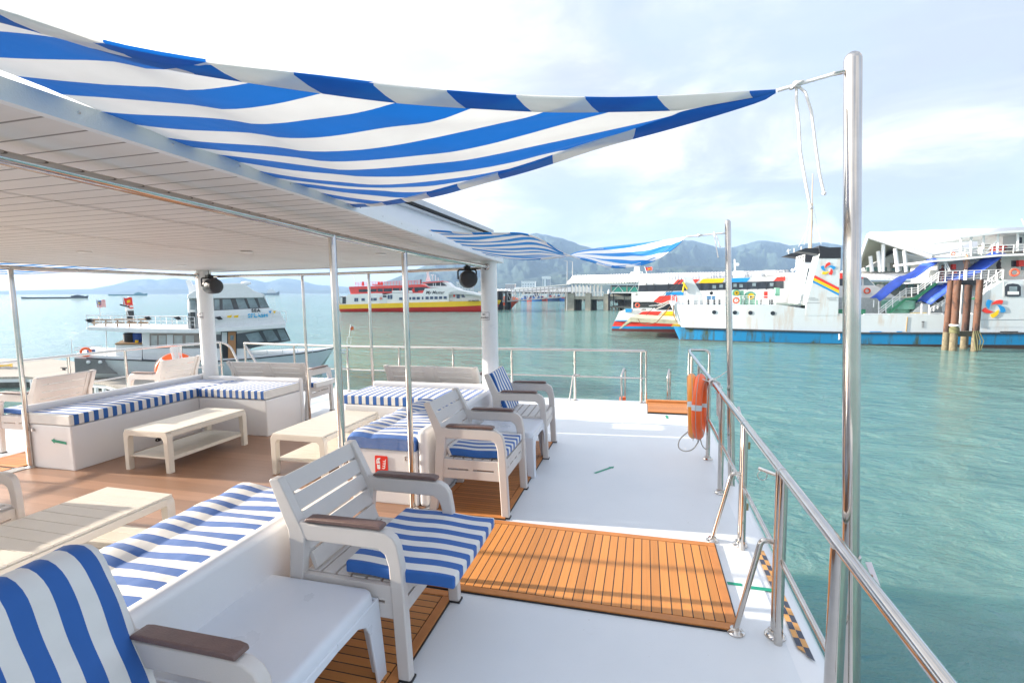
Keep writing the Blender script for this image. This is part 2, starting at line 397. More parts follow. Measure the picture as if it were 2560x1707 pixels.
def roll_cushion(x0, x1, y0, y1, label, wave=.0):
    prof = [(0, 0), (-.006, .06), (.002, .106), (.022, .124), (.070, .130), (.12, .127), (.17, .119), (.205, .111), (.215, .109), (.235, .112), (.30, .116), (.42, .122), (.54, .124), (.60, .116), (.615, .07), (.612, 0)]
    b = MB(); ny = int((y1-y0)/.045); np_ = len(prof); sc = (x1-x0)/.612
    for j in range(ny+1):
        y = y0+(y1-y0)*j/ny; e = min(1, (j+.0)/1.5+.82, (ny-j)/1.5+.82)
        for i, (px, pz) in enumerate(prof):
            wz = .007*math.sin(y*23+px*9)*(pz/.16)+.005*noise.noise(Vector((px*6, y*7, 3)))
            wx = .006*math.sin(y*17)*(1 if px < .3 else 0)
            b.v.append((x0+px*sc+wx, y, .492+pz*e+wz*(1 if pz > .05 else 0)))
    for j in range(ny):
        for i in range(np_-1):
            b.f.append((j*np_+i, (j+1)*np_+i, (j+1)*np_+i+1, j*np_+i+1)); b.mi.append(0)
    b.f.append(tuple(range(np_))); b.f.append(tuple(ny*np_+i for i in range(np_-1, -1, -1))); b.mi += [0, 0]
    return single(b, 'bench_cushion', STRIPEV, ((x0+x1)/2, (y0+y1)/2, .49), label, 'cushion', G, uv=lambda v: (v[1]+.02, v[0]), ang=50)
roll_cushion(-2.53, -1.87, -1.9, 2.61, 'long striped cushion with a padded roll on the foreground bench')
roll_cushion(-2.53, -1.87, 3.76, 5.31, 'striped cushion with padded roll running along the bench with the red sign')
cushion_flat('bench_cushion', -3.62, -1.88, 5.335, 5.985, .49, .60, 'x', 'striped cushion across the bench end in front of the two seat bench', group=G)
# ---- tables
def cream_table(x0, x1, y0, y1, h, label):
    t = thing('coffee_table', ((x0+x1)/2, (y0+y1)/2, 0), label, 'coffee table', 'cream resin coffee tables')
    w = .062
    b = MB()                                   # two end frames, each an inverted U with rounded shoulders, joined by the rails
    for y in (y0, y1-w):
        r = .055; o = [(x0, 0)]
        for k in range(7): a = math.pi-(math.pi/2)*k/6; o.append((x0+r+r*math.cos(a), h-.006-r+r*math.sin(a)))
        for k in range(7): a = math.pi/2-(math.pi/2)*k/6; o.append((x1-r+r*math.cos(a), h-.006-r+r*math.sin(a)))
        o += [(x1, 0), (x1-w*.8, 0), (x1-w, h-.095), (x1-w-.025, h-.065), (x0+w+.025, h-.065), (x0+w, h-.095), (x0+w*.8, 0)]
        b.prism(o, y, y+w, 'y')
    b.build('leg_frame', CREAM, t, world=True, bev=.006, split=True)
    b = MB()
    for xa, xb in ((x0+.002, x0+.034), (x1-.034, x1-.002)): b.box(xa, xb, y0+w-.01, y1-w+.01, h-.065, h-.012)
    b.build('side_rail', CREAM, t, world=True, bev=.008, split=True)
    b = MB(); n = max(6, round((y1-y0)/.105)); st = (y1-y0)/n
    for k in range(n):
        b.box(x0+.02, x1-.02, y0+k*st+.0012, y0+(k+1)*st-.0012, h-.022, h)
    b.build('slatted_top', CREAM, t, world=True, bev=.002, seg=1)
    MB().box(x0+.02, x1-.02, y0+.01, y1-.01, h-.03, h-.012).build('top_panel', CREAM, t, world=True)
    b = MB(); 
    for k in range(n): b.box(x0+.03, x1-.03, y0+.03+k*(st-.05/n), y0+.03+(k+1)*(st-.05/n)-.004, .145, .165)
    b.box(x0+.03, x0+.06, y0+.03, y1-.03, .125, .147); b.box(x1-.06, x1-.03, y0+.03, y1-.03, .125, .147)
    b.build('shelf', CREAM, t, world=True, bev=.003)
    return t
cream_table(-5.36, -4.76, 3.93, 4.99, .445, 'cream slatted coffee table in front of the left corner bench')
cream_table(-3.69, -3.06, 4.16, 5.24, .435, 'cream slatted coffee table lit by sun behind the foreground armchair')
cream_table(-3.87, -3.22, 1.2, 2.68, .43, 'long cream slatted coffee table at the lower left beside the foreground bench')
def side_table(cx, cy, label, w=.63, h=.45):
    t = thing('side_table', (cx, cy, 0), label, 'side table', 'white plastic side tables')
    k = w/2; r = .055
    def rr(k, r, z, n=6):
        o = []
        for sx, sy, a0 in ((1, 1, 0), (-1, 1, 90), (-1, -1, 180), (1, -1, 270)):
            for i in range(n+1):
                a = R_(a0+90*i/n); o.append((sx*(k-r)+r*math.cos(a), sy*(k-r)+r*math.sin(a), z))
        return o
    b = MB(); rings = [rr(k-.05, r*.5, h-.001), rr(k-.03, r*.7, h), rr(k-.012, r*.8, h-.003), rr(k-.003, r, h-.012), rr(k, r, h-.03), rr(k+.006, r, h-.085), rr(k-.012, r, h-.085), rr(k-.03, r, h-.03)]
    n = len(rings[0]); vs = sum(rings, []); fs = [tuple(range(n))]
    for j in range(len(rings)-1): fs += [(j*n+i, (j+1)*n+i, (j+1)*n+(i+1) % n, j*n+(i+1) % n) for i in range(n)]
    b.add(vs, [f[::-1] if len(f) == 4 else f for f in fs]); fs = None
    b.build('table_top', PWHITE, t, ang=60)
    for sx, sy in ((1, 1), (1, -1), (-1, 1), (-1, -1)):   # tapering corner legs that grow out of an arched apron
        b = MB()
        for ax in (0, 1):
            o = [(k+.008, h-.05), (0.0, h-.05), (0.0, h-.085), (k-.17, h-.09), (k-.115, h-.12), (k-.085, h-.17), (k-.045, .0), (k+.028, .0)]
            v0 = []
            for d in (.0, -.016):
                for a, z in o:
                    off = k+.006+.02*(1-z/h)+d
                    v0.append((a*sx, off*sy, z) if ax == 0 else (off*sx, a*sy, z))
            m_ = len(o); b.add(v0, [tuple(range(m_)), tuple(range(2*m_-1, m_-1, -1))]+[(i, i+m_, (i+1) % m_+m_, (i+1) % m_) for i in range(m_)])
        b.build('leg', PWHITE, t, bev=.006)
    return t
side_table(-1.515, 1.645, 'large white plastic side table in the foreground between two armchairs')
side_table(-1.37, 4.99, 'white plastic side table between the two further armchairs')
# ---- armchairs. local: x forward, y across, origin under the middle of the rear feet line
def chair_side(y0, y1, b_only=False, h=.93):
    b = MB()
    rear = [(.0, h-.01), (.012, h), (.055, h+.002), (.068, h-.02), (.155, .735), (.175, .70), (.19, .655), (.165, .44), (.155, .30), (.085, 0), (.02, 0), (.085, .33), (.10, .60), (.095, .68), (.07, .74)]
    return b.prism(rear, y0, y1, 'y')
def arm_leg(y0, y1):
    o = [(.15, .665), (.16, .735), (.22, .722), (.55, .728), (.62, .722), (.66, .70), (.682, .665), (.70, .56), (.725, 0), (.66, 0), (.632, .56), (.615, .615), (.58, .638), (.20, .638)]
    return MB().prism(o, y0, y1, 'y')
def armchair(label, w=.68, h=.93, seats=1, name='armchair', cat='armchair', group='taupe resin armchairs'):
    t = thing(name, (0, 0, 0), label, cat, group)
    k = w/2; d = .052
    for s in (1, -1):
        a, c = sorted((s*k, s*(k-d))); ci, co = sorted((s*(k+.004), s*(k-d-.006)))
        lg = chair_side(a, c, h=h).build('rear_leg', TAUPE, t, bev=.007); MB().box(.015, .09, a-.002, c+.002, -.002, .012).build('foot_cap', BLACK, lg)
        lg = arm_leg(a+.001, c-.001).build('front_leg', TAUPE, t, bev=.009); MB().box(.656, .73, a-.002, c+.002, -.002, .012).build('foot_cap', BLACK, lg)
        MB().prism([(.19, .733), (.2, .748), (.23, .752), (.57, .756), (.60, .750), (.605, .733)], ci, co, 'y').build('armrest', BROWN, t, bev=.006)
        b = MB(); ya, yb = sorted((s*(k-.012), s*(k-.04)))
        b.box(.12, .66, ya, yb, .385, .462).box(.12, .66, ya, yb, .30, .372).box(.12, .2, ya, yb, .37, .387).box(.38, .42, ya, yb, .37, .387).box(.60, .66, ya, yb, .37, .387)
        b.build('side_rail', TAUPE, t, bev=.003)
        
    b = MB(); b.box(.655, .683, -k+d, k-d, .385, .455).box(.655, .683, -k+d, k-d, .30, .372)
    for q in range(4*seats+1):
        y = -k+d+(w-2*d)*q/(4*seats); b.box(.657, .681, y-.03, y+.03, .37, .387)
    b.build('front_rail', TAUPE, t, bev=.004)
    b = MB()
    for q in range(6): x = .16+q*.083; b.box(x, x+.072, -k+d-.006, k-d+.006, .442, .466)
    b.box(.16, .66, -.02, .02, .41, .444)
    b.build('seat_slats', TAUPE, t, bev=.005)
    # reclined back of horizontal slats, with mid posts on the two-seat version
    top = Vector((.035, 0, h-.008)); bot = Vector((.215, 0, .47)); dr = (bot-top).normalized(); nrm = Vector((-dr.z, 0, dr.x)); L_ = (bot-top).length
    b = MB(); ns = 5; segs = [(-k+d-.004, k-d+.004)] if seats == 1 else [(-k+d-.004, -.055), (.055, k-d+.004)]
    for q in range(ns):
        p0 = top+dr*(L_*q/ns+(.0 if q == 0 else .005)); p1 = top+dr*(L_*(q+1)/ns-.006)
        for ya, yb in segs:
            v = [p+nrm*e+Vector((0, y, 0)) for y in (ya, yb) for p in (p0, p1) for e in (-.010, .010)]
            b.add(v, [(0, 1, 3, 2), (4, 6, 7, 5), (0, 4, 5, 1), (2, 3, 7, 6), (0, 2, 6, 4), (1, 5, 7, 3)])
    b.build('back_slats', TAUPE, t, bev=.004)
    b = MB()
    for ya, yb in segs:
        for ye in ((ya, ya+.05), (yb-.05, yb)):
            v = [p+nrm*e+Vector((0, y, 0)) for y in ye for p in (top+dr*.01, bot) for e in (-.015, -.004)]
            b.add(v, [(0, 1, 3, 2), (4, 6, 7, 5), (0, 4, 5, 1), (2, 3, 7, 6), (0, 2, 6, 4), (1, 5, 7, 3)])
    if seats == 2:
        v = [p+nrm*e+Vector((0, y, 0)) for y in (-.057, .057) for p in (top-dr*.004, bot) for e in (-.018, .014)]
        b.add(v, [(0, 1, 3, 2), (4, 6, 7, 5), (0, 4, 5, 1), (2, 3, 7, 6), (0, 2, 6, 4), (1, 5, 7, 3)])
    b.build('back_post', TAUPE, t, bev=.004, split=True)
    return t
ch = armchair('taupe armchair in the foreground with a striped cushion hanging off its seat')
place(ch, (-1.765, 2.30, 0), 0., 'taupe armchair in the foreground with a striped cushion sliding off its seat')
chairs = [(-1.765, 4.06, 0, 'taupe armchair with striped seat cushion in front of the corner bench and side table'),
          (-1.74, 5.55, R_(2), 'taupe armchair with a striped cushion propped against its back'),
          (-1.765, .83, 0, 'foreground armchair at the bottom left corner hung with a striped back cushion'),
          (-6.82, 4.42, R_(183), 'taupe armchair behind the left bench with a striped seat, facing the rail'),
          (-6.80, 5.98, R_(182), 'taupe armchair standing in front of the ropes and ring hung on the left rail'),
          (-4.76, 2.03, R_(2), 'low pale resin chair at the left edge with only one arm end showing')]
for x, y, rz, lb in chairs:
    q = place(copy_tree(ch), (x, y, 0), rz, lb)
q.scale = (.87,)*3
for k_ in list(q.children):
    if k_.name.startswith('armrest'): bpy.data.objects.remove(k_)
lv = armchair('two seat taupe bench', w=1.38, h=.86, seats=2, name='loveseat', cat='outdoor sofa', group='two seat resin benches')
place(lv, (-5.52, 6.17, 0), R_(90), 'two seat taupe bench with a striped seat behind the left column')
place(copy_tree(lv), (-2.83, 6.17, 0), R_(90), 'two seat taupe bench beside the right column, seen from behind')
def loose_cushion(mw, label, lx=.55, ly=.60, th=.062, phase=0., axis='y', bend=None, group='loose striped chair cushions'):
    b = MB(); n = 14
    def fn(top):
        def f(u, v):
            e = min(u, 1-u, v, 1-v); pz = (th/2)*(1-.06*max(0, 1-e*9)**2)
            r = .004*max(0, 1-e*14)
            x = (u-.5)*lx; y = (v-.5)*ly
            z = (pz if top else -pz)+.004*math.sin(u*9+v*4)
            return (x*(1-r), y*(1-r), z)
        return f
    b.grid(fn(1), n, n); o = len(b.v)
    b2 = MB().grid(fn(0), n, n); b.add(b2.v, [f[::-1] for f in b2.f])
    for e in range(n):
        for a, c in (((e, 0), (e+1, 0)), ((n, e), (n, e+1)), ((n-e, n), (n-e-1, n)), ((0, n-e), (0, n-e-1))):
            i, j = a[1]*(n+1)+a[0], c[1]*(n+1)+c[0]; b.f.append((i+o, j+o, j, i)); b.mi.append(0)
    ax = 1 if axis == 'y' else 0
    uvs = [(v[ax]+phase, v[1-ax]+v[2]) for v in b.v]; it = iter(uvs)
    if bend: b.v = [tuple(bend(Vector(v))) for v in b.v]
    o_ = b.build('chair_cushion', STRIPE, None, bev=.010, seg=3, uv=lambda v: next(it))
    o_.matrix_world = mw; tag(o_, label, 'cushion', group); DECKSET.append(o_)
    return o_
def mwx(loc, rx=0, ry=0, rz=0): return Matrix.Translation(loc) @ Matrix.Rotation(R_(rz), 4, 'Z') @ Matrix.Rotation(R_(ry), 4, 'Y') @ Matrix.Rotation(R_(rx), 4, 'X')
loose_cushion(mwx((-1.10, 2.31, .508), ry=1.2), 'striped cushion hanging forward over the front of the foreground armchair', .56, .64, phase=.05)
loose_cushion(mwx((-1.33, 4.06, .505)), 'striped seat cushion lying in the armchair before the corner bench', .50, .58, phase=.02)
loose_cushion(mwx((-6.82-.43, 4.40, .505), rz=3), 'striped seat cushion in the left armchair beyond the long bench', .50, .56)
loose_cushion(mwx((-1.60, 5.57, .695), ry=67, rz=2), 'striped back cushion propped upright in the furthest armchair', .50, .56, .07)
loose_cushion(mwx((-5.35, 6.60, .50)), 'striped seat cushion on the two seat bench by the left column', 1.2, .50, .075, axis='x')
# back cushion of the nearest chair: follows the back and folds over the top slat
def draped():
    path = [(-1.49, .50), (-1.53, .58), (-1.58, .70), (-1.635, .84), (-1.68, .945), (-1.70, .975), (-1.73, .992), (-1.77, .985), (-1.80, .955), (-1.815, .90), (-1.82, .83)]
    P = smooth_tab([(x, 0, z) for x, z in path], 40); b = MB(); uvs = []; y0, y1 = .53, 1.14; ny = 14; L_ = 0
    for side in (1, -1):
        for i, p in enumerate(P):
            tn = (P[min(i+1, 40)]-P[max(i-1, 0)]).normalized(); nr = Vector((-tn.z, 0, tn.x))*-1
            for j in range(ny+1):
                v = j/ny; e = min(v, 1-v, i/40*1.5, (40-i)/40*1.5); th = .030*(1-.75*max(0, 1-e*12)**2)
                wob = .004*math.sin(i*.5+j*.8)
                q = p+nr*(th*side+(wob if side > 0 else 0)+.012); b.v.append((q.x, y0+(y1-y0)*v, q.z)); uvs.append((y0+(y1-y0)*v+.035, i*.03))
    n = ny+1; m_ = 41*n
    for i in range(40):
        for j in range(ny):
            b.f.append((i*n+j, i*n+j+1, (i+1)*n+j+1, (i+1)*n+j)); b.f.append((m_+i*n+j, m_+(i+1)*n+j, m_+(i+1)*n+j+1, m_+i*n+j+1)); b.mi += [0, 0]
        for j, s_ in ((0, 1), (ny, -1)):
            f = (i*n+j, (i+1)*n+j, m_+(i+1)*n+j, m_+i*n+j); b.f.append(f[::s_]); b.mi.append(0)
    for j in range(ny):
        for i, s_ in ((0, -1), (40, 1)): f = (i*n+j, i*n+j+1, m_+i*n+j+1, m_+i*n+j)[::s_]; b.f.append(f); b.mi.append(0)
    it = iter(uvs); single(b, 'chair_cushion', STRIPE, (-1.6, .86, .5), 'striped back cushion folded over the back of the nearest armchair', 'cushion', 'loose striped chair cushions', uv=lambda v: next(it), ang=60)
# ---- canopy roof with columns and steel frame
def roof():
    t = thing('canopy_roof', (MIRX, 2, 0), 'flat white canopy roof with boarded beige ceiling on two white columns', 'canopy')
    edge = [(-1.5, -2.5), (-1.5, 2.4), (-1.79, 6.32)]
    def zs(y): return 2.315-.018*max(0, min(y, 4))+.0
    cm = plank_mat('ceiling_boards', (.69, .665, .645), (.20, .18, .17), .11, .009, .45, .05, grain=(1.5, 40), bumpd=.004)
    b = MB(); ys = [-2.5, -1, 0, 1, 2.4, 3.5, 5, 6.31]
    def ex(y): return -1.5 if y < 2.4 else -1.5-.29*(y-2.4)/3.92
    rows = [[(ex(y)-.012, y, zs(y)), (mir(ex(y))+.012, y, zs(y))] for y in ys]
    vs = [p for r in rows for p in r]; fs = [(2*i, 2*i+1, 2*i+3, 2*i+2) for i in range(len(ys)-1)]
    b.add(vs, [f[::-1] for f in fs]); b.build('ceiling', cm, t, world=True, uv=lambda v: (v[1], v[0]))
    b = MB()
    for x in (-2.73, -3.85, -5.0, -6.1): b.add([(x-.006, y, zs(y)-.002) for y in ys]+[(x+.006, y, zs(y)-.002) for y in ys], [(i, i+1, i+1+len(ys), i+len(ys)) for i in range(len(ys)-1)])
    b.build('ceiling_joint', mat('joint_white', (.7, .68, .65), .5), t, world=True, split=True)
    b = MB()
    for s in (1, -1):
        X = (lambda x: x) if s > 0 else mir
        for i in range(len(ys)-1):
            y0, y1 = ys[i], ys[i+1]
            q = []
            for y in (y0, y1):
                e = ex(y)
                q += [(X(e), y, zs(y)-.012), (X(e), y, zs(y)+.045), (X(e-.03), y, zs(y)+.055), (X(e-.03), y, zs(y)-.012)]
            b.add(q, [(0, 1, 5, 4), (1, 2, 6, 5), (3, 7, 6, 2), (0, 4, 7, 3)])
    b.box(mir(-1.79), -1.79, 6.29, 6.325, 2.225, 2.29)
    b.build('edge_trim', WHITE, t, world=True)
    b = MB(); nu = 10
    b.add([(x, y, zs(y)+.05+.10*math.sin(math.pi*k/nu)) for y in ys for k in range(nu+1) for x in [ex(y)-.03+(mir(ex(y))-ex(y)+.06)*k/nu]], [(j*(nu+1)+i, j*(nu+1)+i+1, (j+1)*(nu+1)+i+1, (j+1)*(nu+1)+i) for j in range(len(ys)-1) for i in range(nu)])
    b.build('roof_skin', WHITE, t, world=True)
    b = MB(); b.prism([(3.0, 2.30), (6.1, 2.27), (6.1, 2.585), (3.0, 2.6)], -6.4, -1.93, 'x'); b.build('raised_hatch', WHITE, t, world=True, bev=.01)
    b = MB(); b.box(-1.93, -1.86, 2.6, 6.15, 2.585, 2.635); b.box(-1.95, -1.88, 2.6, 6.15, 2.54, 2.56); b.build('sliding_track', mat('grey_track', (.55, .56, .57), .4, metal=.3), t, world=True, bev=.004)
    MB().box(-1.885, -1.862, 2.62, 6.12, 2.563, 2.584).build('track_groove', DARK, t, world=True)
    b = MB(); 
    for y in [.5+.28*i for i in range(21)]: b.lathe([(0, .003), (.003, .002), (.0045, 0)], (ex(y)+.001, y, zs(y)+.02), 8, 'x')
    b.build('rivets', STEELB, t, world=True)
    for x, y in ((-4.9, 3.4), (-3.6, 3.9), (-2.6, 4.6), (-5.6, 5.0)):
        MB().lathe([(.055, 0), (.055, -.006), (.045, -.009), (0, -.006)], (x, y, zs(y)-.001), 20).build('downlight', SWHITE, t, world=True)
    for x in (-1.925, -6.435):
        MB().lathe([(.112, 0), (.108, .6), (.104, 2.24)], (x, 6.1, 0), 40).build('column', mat('column_white', (.80, .81, .80), .3, var=.02), t, world=True, ang=60)
roof()
def frame():
    t = thing('steel_frame', (MIRX, 4, 0), 'steel pipe frame of slim posts and rails under the canopy', 'pipe frame')
    sb = [(-1.88, -1.5, 2.29), (-1.88, 0, 2.265), (-1.88, 1.2, 2.235), (-1.88, 2.7, 2.19), (-1.885, 4, 2.168), (-1.915, 6.0, 2.165)]
    for f in (lambda x: x, mir):
        MB().tube([(f(x), y, z) for x, y, z in sb], .023, 14).build('grab_rail', STEEL, t, world=True)
    MB().tube([(-6.35, 6.06, 2.15), (-4.2, 6.06, 2.135), (-2.0, 6.06, 2.15)], .020, 14).build('grab_rail', STEEL, t, world=True)
    for x, y, r, zt in ((-1.88, 2.74, .024, 2.19), (-1.885, 3.71, .024, 2.17), (mir(-1.885), 3.75, .024, 2.17), (mir(-1.88), 2.74, .024, 2.19), (-3.62, 6.06, .02, 2.14), (-4.67, 6.06, .02, 2.14)):
        ps = MB().tube([(x, y, 0), (x, y, zt)], r, 16).build('post', STEEL, t, world=True)
        MB().lathe([(.05, .006), (.05, .012), (.042, .018), (.03, .028), (.026, .03)], (x, y, .0), 20).build('post_flange', STEEL, ps, world=True)
    for x, y, ax in ((-1.915, 5.99, 'y'), (mir(-1.915), 5.99, 'y')):
        MB().lathe([(.024, -.03), (.04, -.02), (.042, .0)], (x, y, 2.165), 18, 'y').build('rail_flange', STEEL, t, world=True)
frame()
# ---- railings
def flange(b, x, y, r=.024, z=0): b.lathe([(.052, .0), (.052, .008), (.045, .016), (.036, .02), (.034, .034), (r, .036)], (x, y, z), 20)
def bend(pts, r=.05, n=5):
    """round the inner corners of a polyline"""
    P = [Vector(p) for p in pts]; o = [P[0]]
    for i in range(1, len(P)-1):
        a = (P[i-1]-P[i]); c = (P[i+1]-P[i]); q = min(r, a.length*.45, c.length*.45); A = P[i]+a.normalized()*q; C = P[i]+c.normalized()*q
        for k in range(n+1):
            s = k/n; o.append(A*(1-s)**2+P[i]*2*s*(1-s)+C*s*s)
    o.append(P[-1]); return o
def starboard_rail():
    t = thing('deck_railing', (.68, 3, 0), 'long polished steel railing along the right edge of the deck', 'railing', 'steel deck railings')
    x = .68; h = .895
    MB().tube([(x, -1.2, h), (x, 7.95, h)], .0225, 18).build('top_rail', STEEL, t, world=True)
    MB().tube(bend([(x, 7.95, h), (x+.02, 8.3, h), (x+.32, 8.3, h), (x+.32, 8.3, .05)], .08), .0225, 14).build('top_rail', STEEL, t, world=True)
    b = MB()
    for y in (-.2, .9): b.tube([(x, y-.5, .45), (x, y+.5, .45)], .013, 12)
    for a, c in ((1.98, 2.64), (2.74, 3.62), (3.72, 4.66), (4.74, 5.57), (5.65, 6.6), (6.66, 7.6)): b.tube([(x, a, .45), (x, c, .45)], .013, 12)
    b.build('mid_rail', STEEL, t, world=True, split=True)
    for y, r in ((.3, .022), (1.22, .022), (1.93, .030), (2.66, .021), (2.72, .024), (3.64, .021), (3.70, .022), (4.66, .021), (4.73, .018), (5.61, .022), (6.62, .022), (7.6, .022), (8.3, .022)):
        b = MB().tube([(x+(.02 if y > 8 else 0), y, 0), (x+(.02 if y > 8 else 0), y, h-.005)], r, 16)
        ps = b.build('post', STEEL, t, world=True)
        if y not in (2.66, 3.64, 4.73): MB().lathe([(.052, .001), (.052, .008), (.045, .016), (.036, .02), (.034, .034), (r, .036)], (x+(.02 if y > 8 else 0), y, 0), 22).build('base_flange', STEEL, ps, world=True)
    for (ya, xb, yb, zb) in ((2.74, .485, 2.70, .50), (3.66, .495, 3.72, .53)):
        MB().tube(bend([(x-.005, ya, zb), (x-.075, ya, zb+.012), (xb, yb, .02)], .06, 6), .0145, 12).build('brace', STEEL, t, world=True)
        MB().lathe([(.045, .0), (.045, .006), (.032, .014), (.028, .024), (.015, .026)], (xb, yb, .001), 20).build('base_flange', STEEL, t, world=True)
    b = MB()
    for y, z in ((2.69, .88), (2.69, .56)): pass
    for y, z in ((3.67, .74), (3.67, .30)): b.box(x+.02, x+.04, y-.008, y+.008, z-.025, z+.025)
    b.build('hinge', mat('brass_hinge', (.35, .29, .16), .4, metal=.8), t, world=True, bev=.003, split=True)
    MB().tube([(x-.085, 2.80, .872), (x-.01, 2.735, .862)], .009, 12).tube([(x-.07+.022*math.cos(q), 2.79, .838+.026*math.sin(q)) for q in [2*math.pi*i/20 for i in range(20)]], .0025, 6, closed=True).build('latch_pin', STEELB, t, world=True)
    b = MB()
    for y in (2.69, 3.67, 4.70): b.tube([(x, y-.012, h), (x, y+.012, h)], .0245, 18)
    b.build('rail_joint', STEELB, t, world=True, split=True)
starboard_rail()
def far_rail():
    t = thing('deck_railing', (-3.5, 8.4, 0), 'steel railing across the far end of the deck', 'railing', 'steel deck railings')
    y = 8.40; h = .87
    MB().tube([(-8.0, y+.05, h+.03), (-5.5, y, h), (.02, y-.08, h)], .0225, 14).build('top_rail', STEEL, t, world=True)
    MB().tube([(-8.0, y+.05, .43), (-5.5, y, .42), (.0, y-.08, .42)], .013, 10).build('mid_rail', STEEL, t, world=True)
    for x in (-7.9, -6.72, -5.52, -4.42, -3.34, -2.24, -1.13, -.035, .04):
        ps = MB().tube([(x, y-.04, -.0), (x, y-.04, h)], .0215, 12).build('post', STEEL, t, world=True)
        MB().lathe([(.05, .0), (.05, .008), (.035, .016), (.022, .02)], (x, y-.04, 0), 16).build('base_flange', STEEL, ps, world=True)
    for x in (-5.64, -1.15): MB().tube(bend([(x+.1, y-.04, .44), (x-.0, y-.12, .46), (x-.04, y-.3, .02)], .05), .014, 10).build('brace', STEEL, t, world=True)
    MB().tube([(-7.95, y, h+.02), (-7.35, y-.05, .1)], .0215, 12).build('brace', STEEL, t, world=True)
far_rail()
def port_rail():
    t = thing('deck_railing', (-9, 5, 0), 'steel railing along the left side next to the dock', 'railing', 'steel deck railings')
    x = -9.05; h = .93
    MB().tube(bend([(x, -1, h), (x, 7.2, h), (-8.45, 8.5, h), (-8.05, 8.4, .35)], .25, 8), .0235, 14).build('top_rail', STEEL, t, world=True)
    MB().tube([(x, -1, .45), (x, 7.2, .45), (-8.5, 8.4, .45)], .013, 10).build('mid_rail', STEEL, t, world=True)
    for px, py in ((x, 3.2), (x, 4.7), (x, 5.88), (x, 6.8), (-8.85, 7.75), (-8.5, 8.35)):
        ps = MB().tube([(px, py, 0), (px, py, h)], .0215, 12).build('post', STEEL, t, world=True)
        MB().lathe([(.05, .0), (.05, .008), (.035, .016), (.022, .02)], (px, py, 0), 16).build('base_flange', STEEL, ps, world=True)
port_rail()
t = thing('boarding_step', (.36, 7.95, 0), 'orange teak step with a raised lip at the gate in the far railing', 'boarding step')
MB().box(.06, .68, 7.62, 8.28, .0, .02).build('backing', BLACK, t, world=True)
MB().box(.07, .67, 7.63, 8.27, .02, .035).build('slats', TEAKF, t, world=True, uv=lambda v: (v[1], v[0]), bev=.003)
MB().box(.05, .70, 8.28, 8.36, .0, .07).build('lip', TEAKB, t, world=True, bev=.01)
for x, n_ in ((-.37, 'left'), (.40, 'right')):
    t = thing('boarding_ladder_handle', (x, 9.0, -.3), 'steel ladder hoop rising %s of the teak step beyond the far rail' % n_, 'ladder handle', 'steel ladder hoops')
    MB().tube(bend([(x, 8.75, -.4), (x, 8.75, .40), (x+.03, 9.0, .47), (x+.05, 9.05, .44), (x+.05, 9.05, -.4)], .05), .02, 12).build('hoop', STEEL, t, world=True)
    if x < 0: MB().lathe([(.05, -.2), (.06, 0), (.05, .2)], (x+.02, 8.8, -.2), 14).build('orange_grip', ORANGE, t, world=True)
# ---- sail poles, sails and ropes
def sail_pole(y, zt, r, label):
    t = thing('sail_pole', (.8, y, -.25), label, 'pole', 'steel sail poles')
    ax = lambda z: .815-.038*z
    MB().tube([(ax(-.25), y, -.25), (ax(zt-.02), y, zt-.02)], r, 28, cap=False).ball((ax(zt-.02), y, zt-.022), r, 8).build('pole', STEEL, t, world=True)
    MB().tube([(ax(.05), y, .05), (ax(.775), y, .775)], r+.006, 28).build('sleeve', STEEL, t, world=True)
    b = MB().tube([(ax(.70)+r, y-.0, .70), (ax(.70)+r+.045, y, .70)], .006, 8); b.build('clamp_screw', mat('rusty_screw', (.28, .10, .06), .6), t, world=True)
    MB().bar((ax(.7)+r+.045, y+.04, .735), (ax(.7)+r+.055, y-.045, .655), .006, .022, (1, 0, 0)).build('clamp_handle', mat('pale_handle', (.66, .62, .66), .4), t, world=True, bev=.002)
    zr = 2.585 if y < 3 else zt-.115
    MB().tube(bend([(ax(zr)-r, y-.012, zr), (ax(zr)-r-.035, y-.012, zr-.003), (ax(zr)-r-.035, y+.012, zr-.003), (ax(zr)-r, y+.012, zr)], .008), .004, 8).build('rope_eye', STEELB, t, world=True)
    pass
    return ax
ax1 = sail_pole(2.12, 2.645, .029, 'tall polished pole standing nearest the camera by the right rail')
ax2 = sail_pole(4.92, 2.45, .027, 'further sail pole standing halfway along the right rail')
SAIL = stripe_mat('sail_canvas', .2, .5, .0, blue=(.006, .15, .56), white=(.80, .80, .79), thin=True, rough=.8)
SAIL2 = stripe_mat('sail_canvas_far', .2, .5, .25, blue=(.004, .25, .68), white=(.84, .85, .86), thin=True, rough=.8)
def interp(tab, s):
    for (a, p), (b_, q) in zip(tab, tab[1:]):
        if s <= b_:
            k = (s-a)/(b_-a) if b_ > a else 0; k = max(0, min(1, k)); return [x+(y-x)*k for x, y in zip(p, q)]
    return list(tab[-1][1])
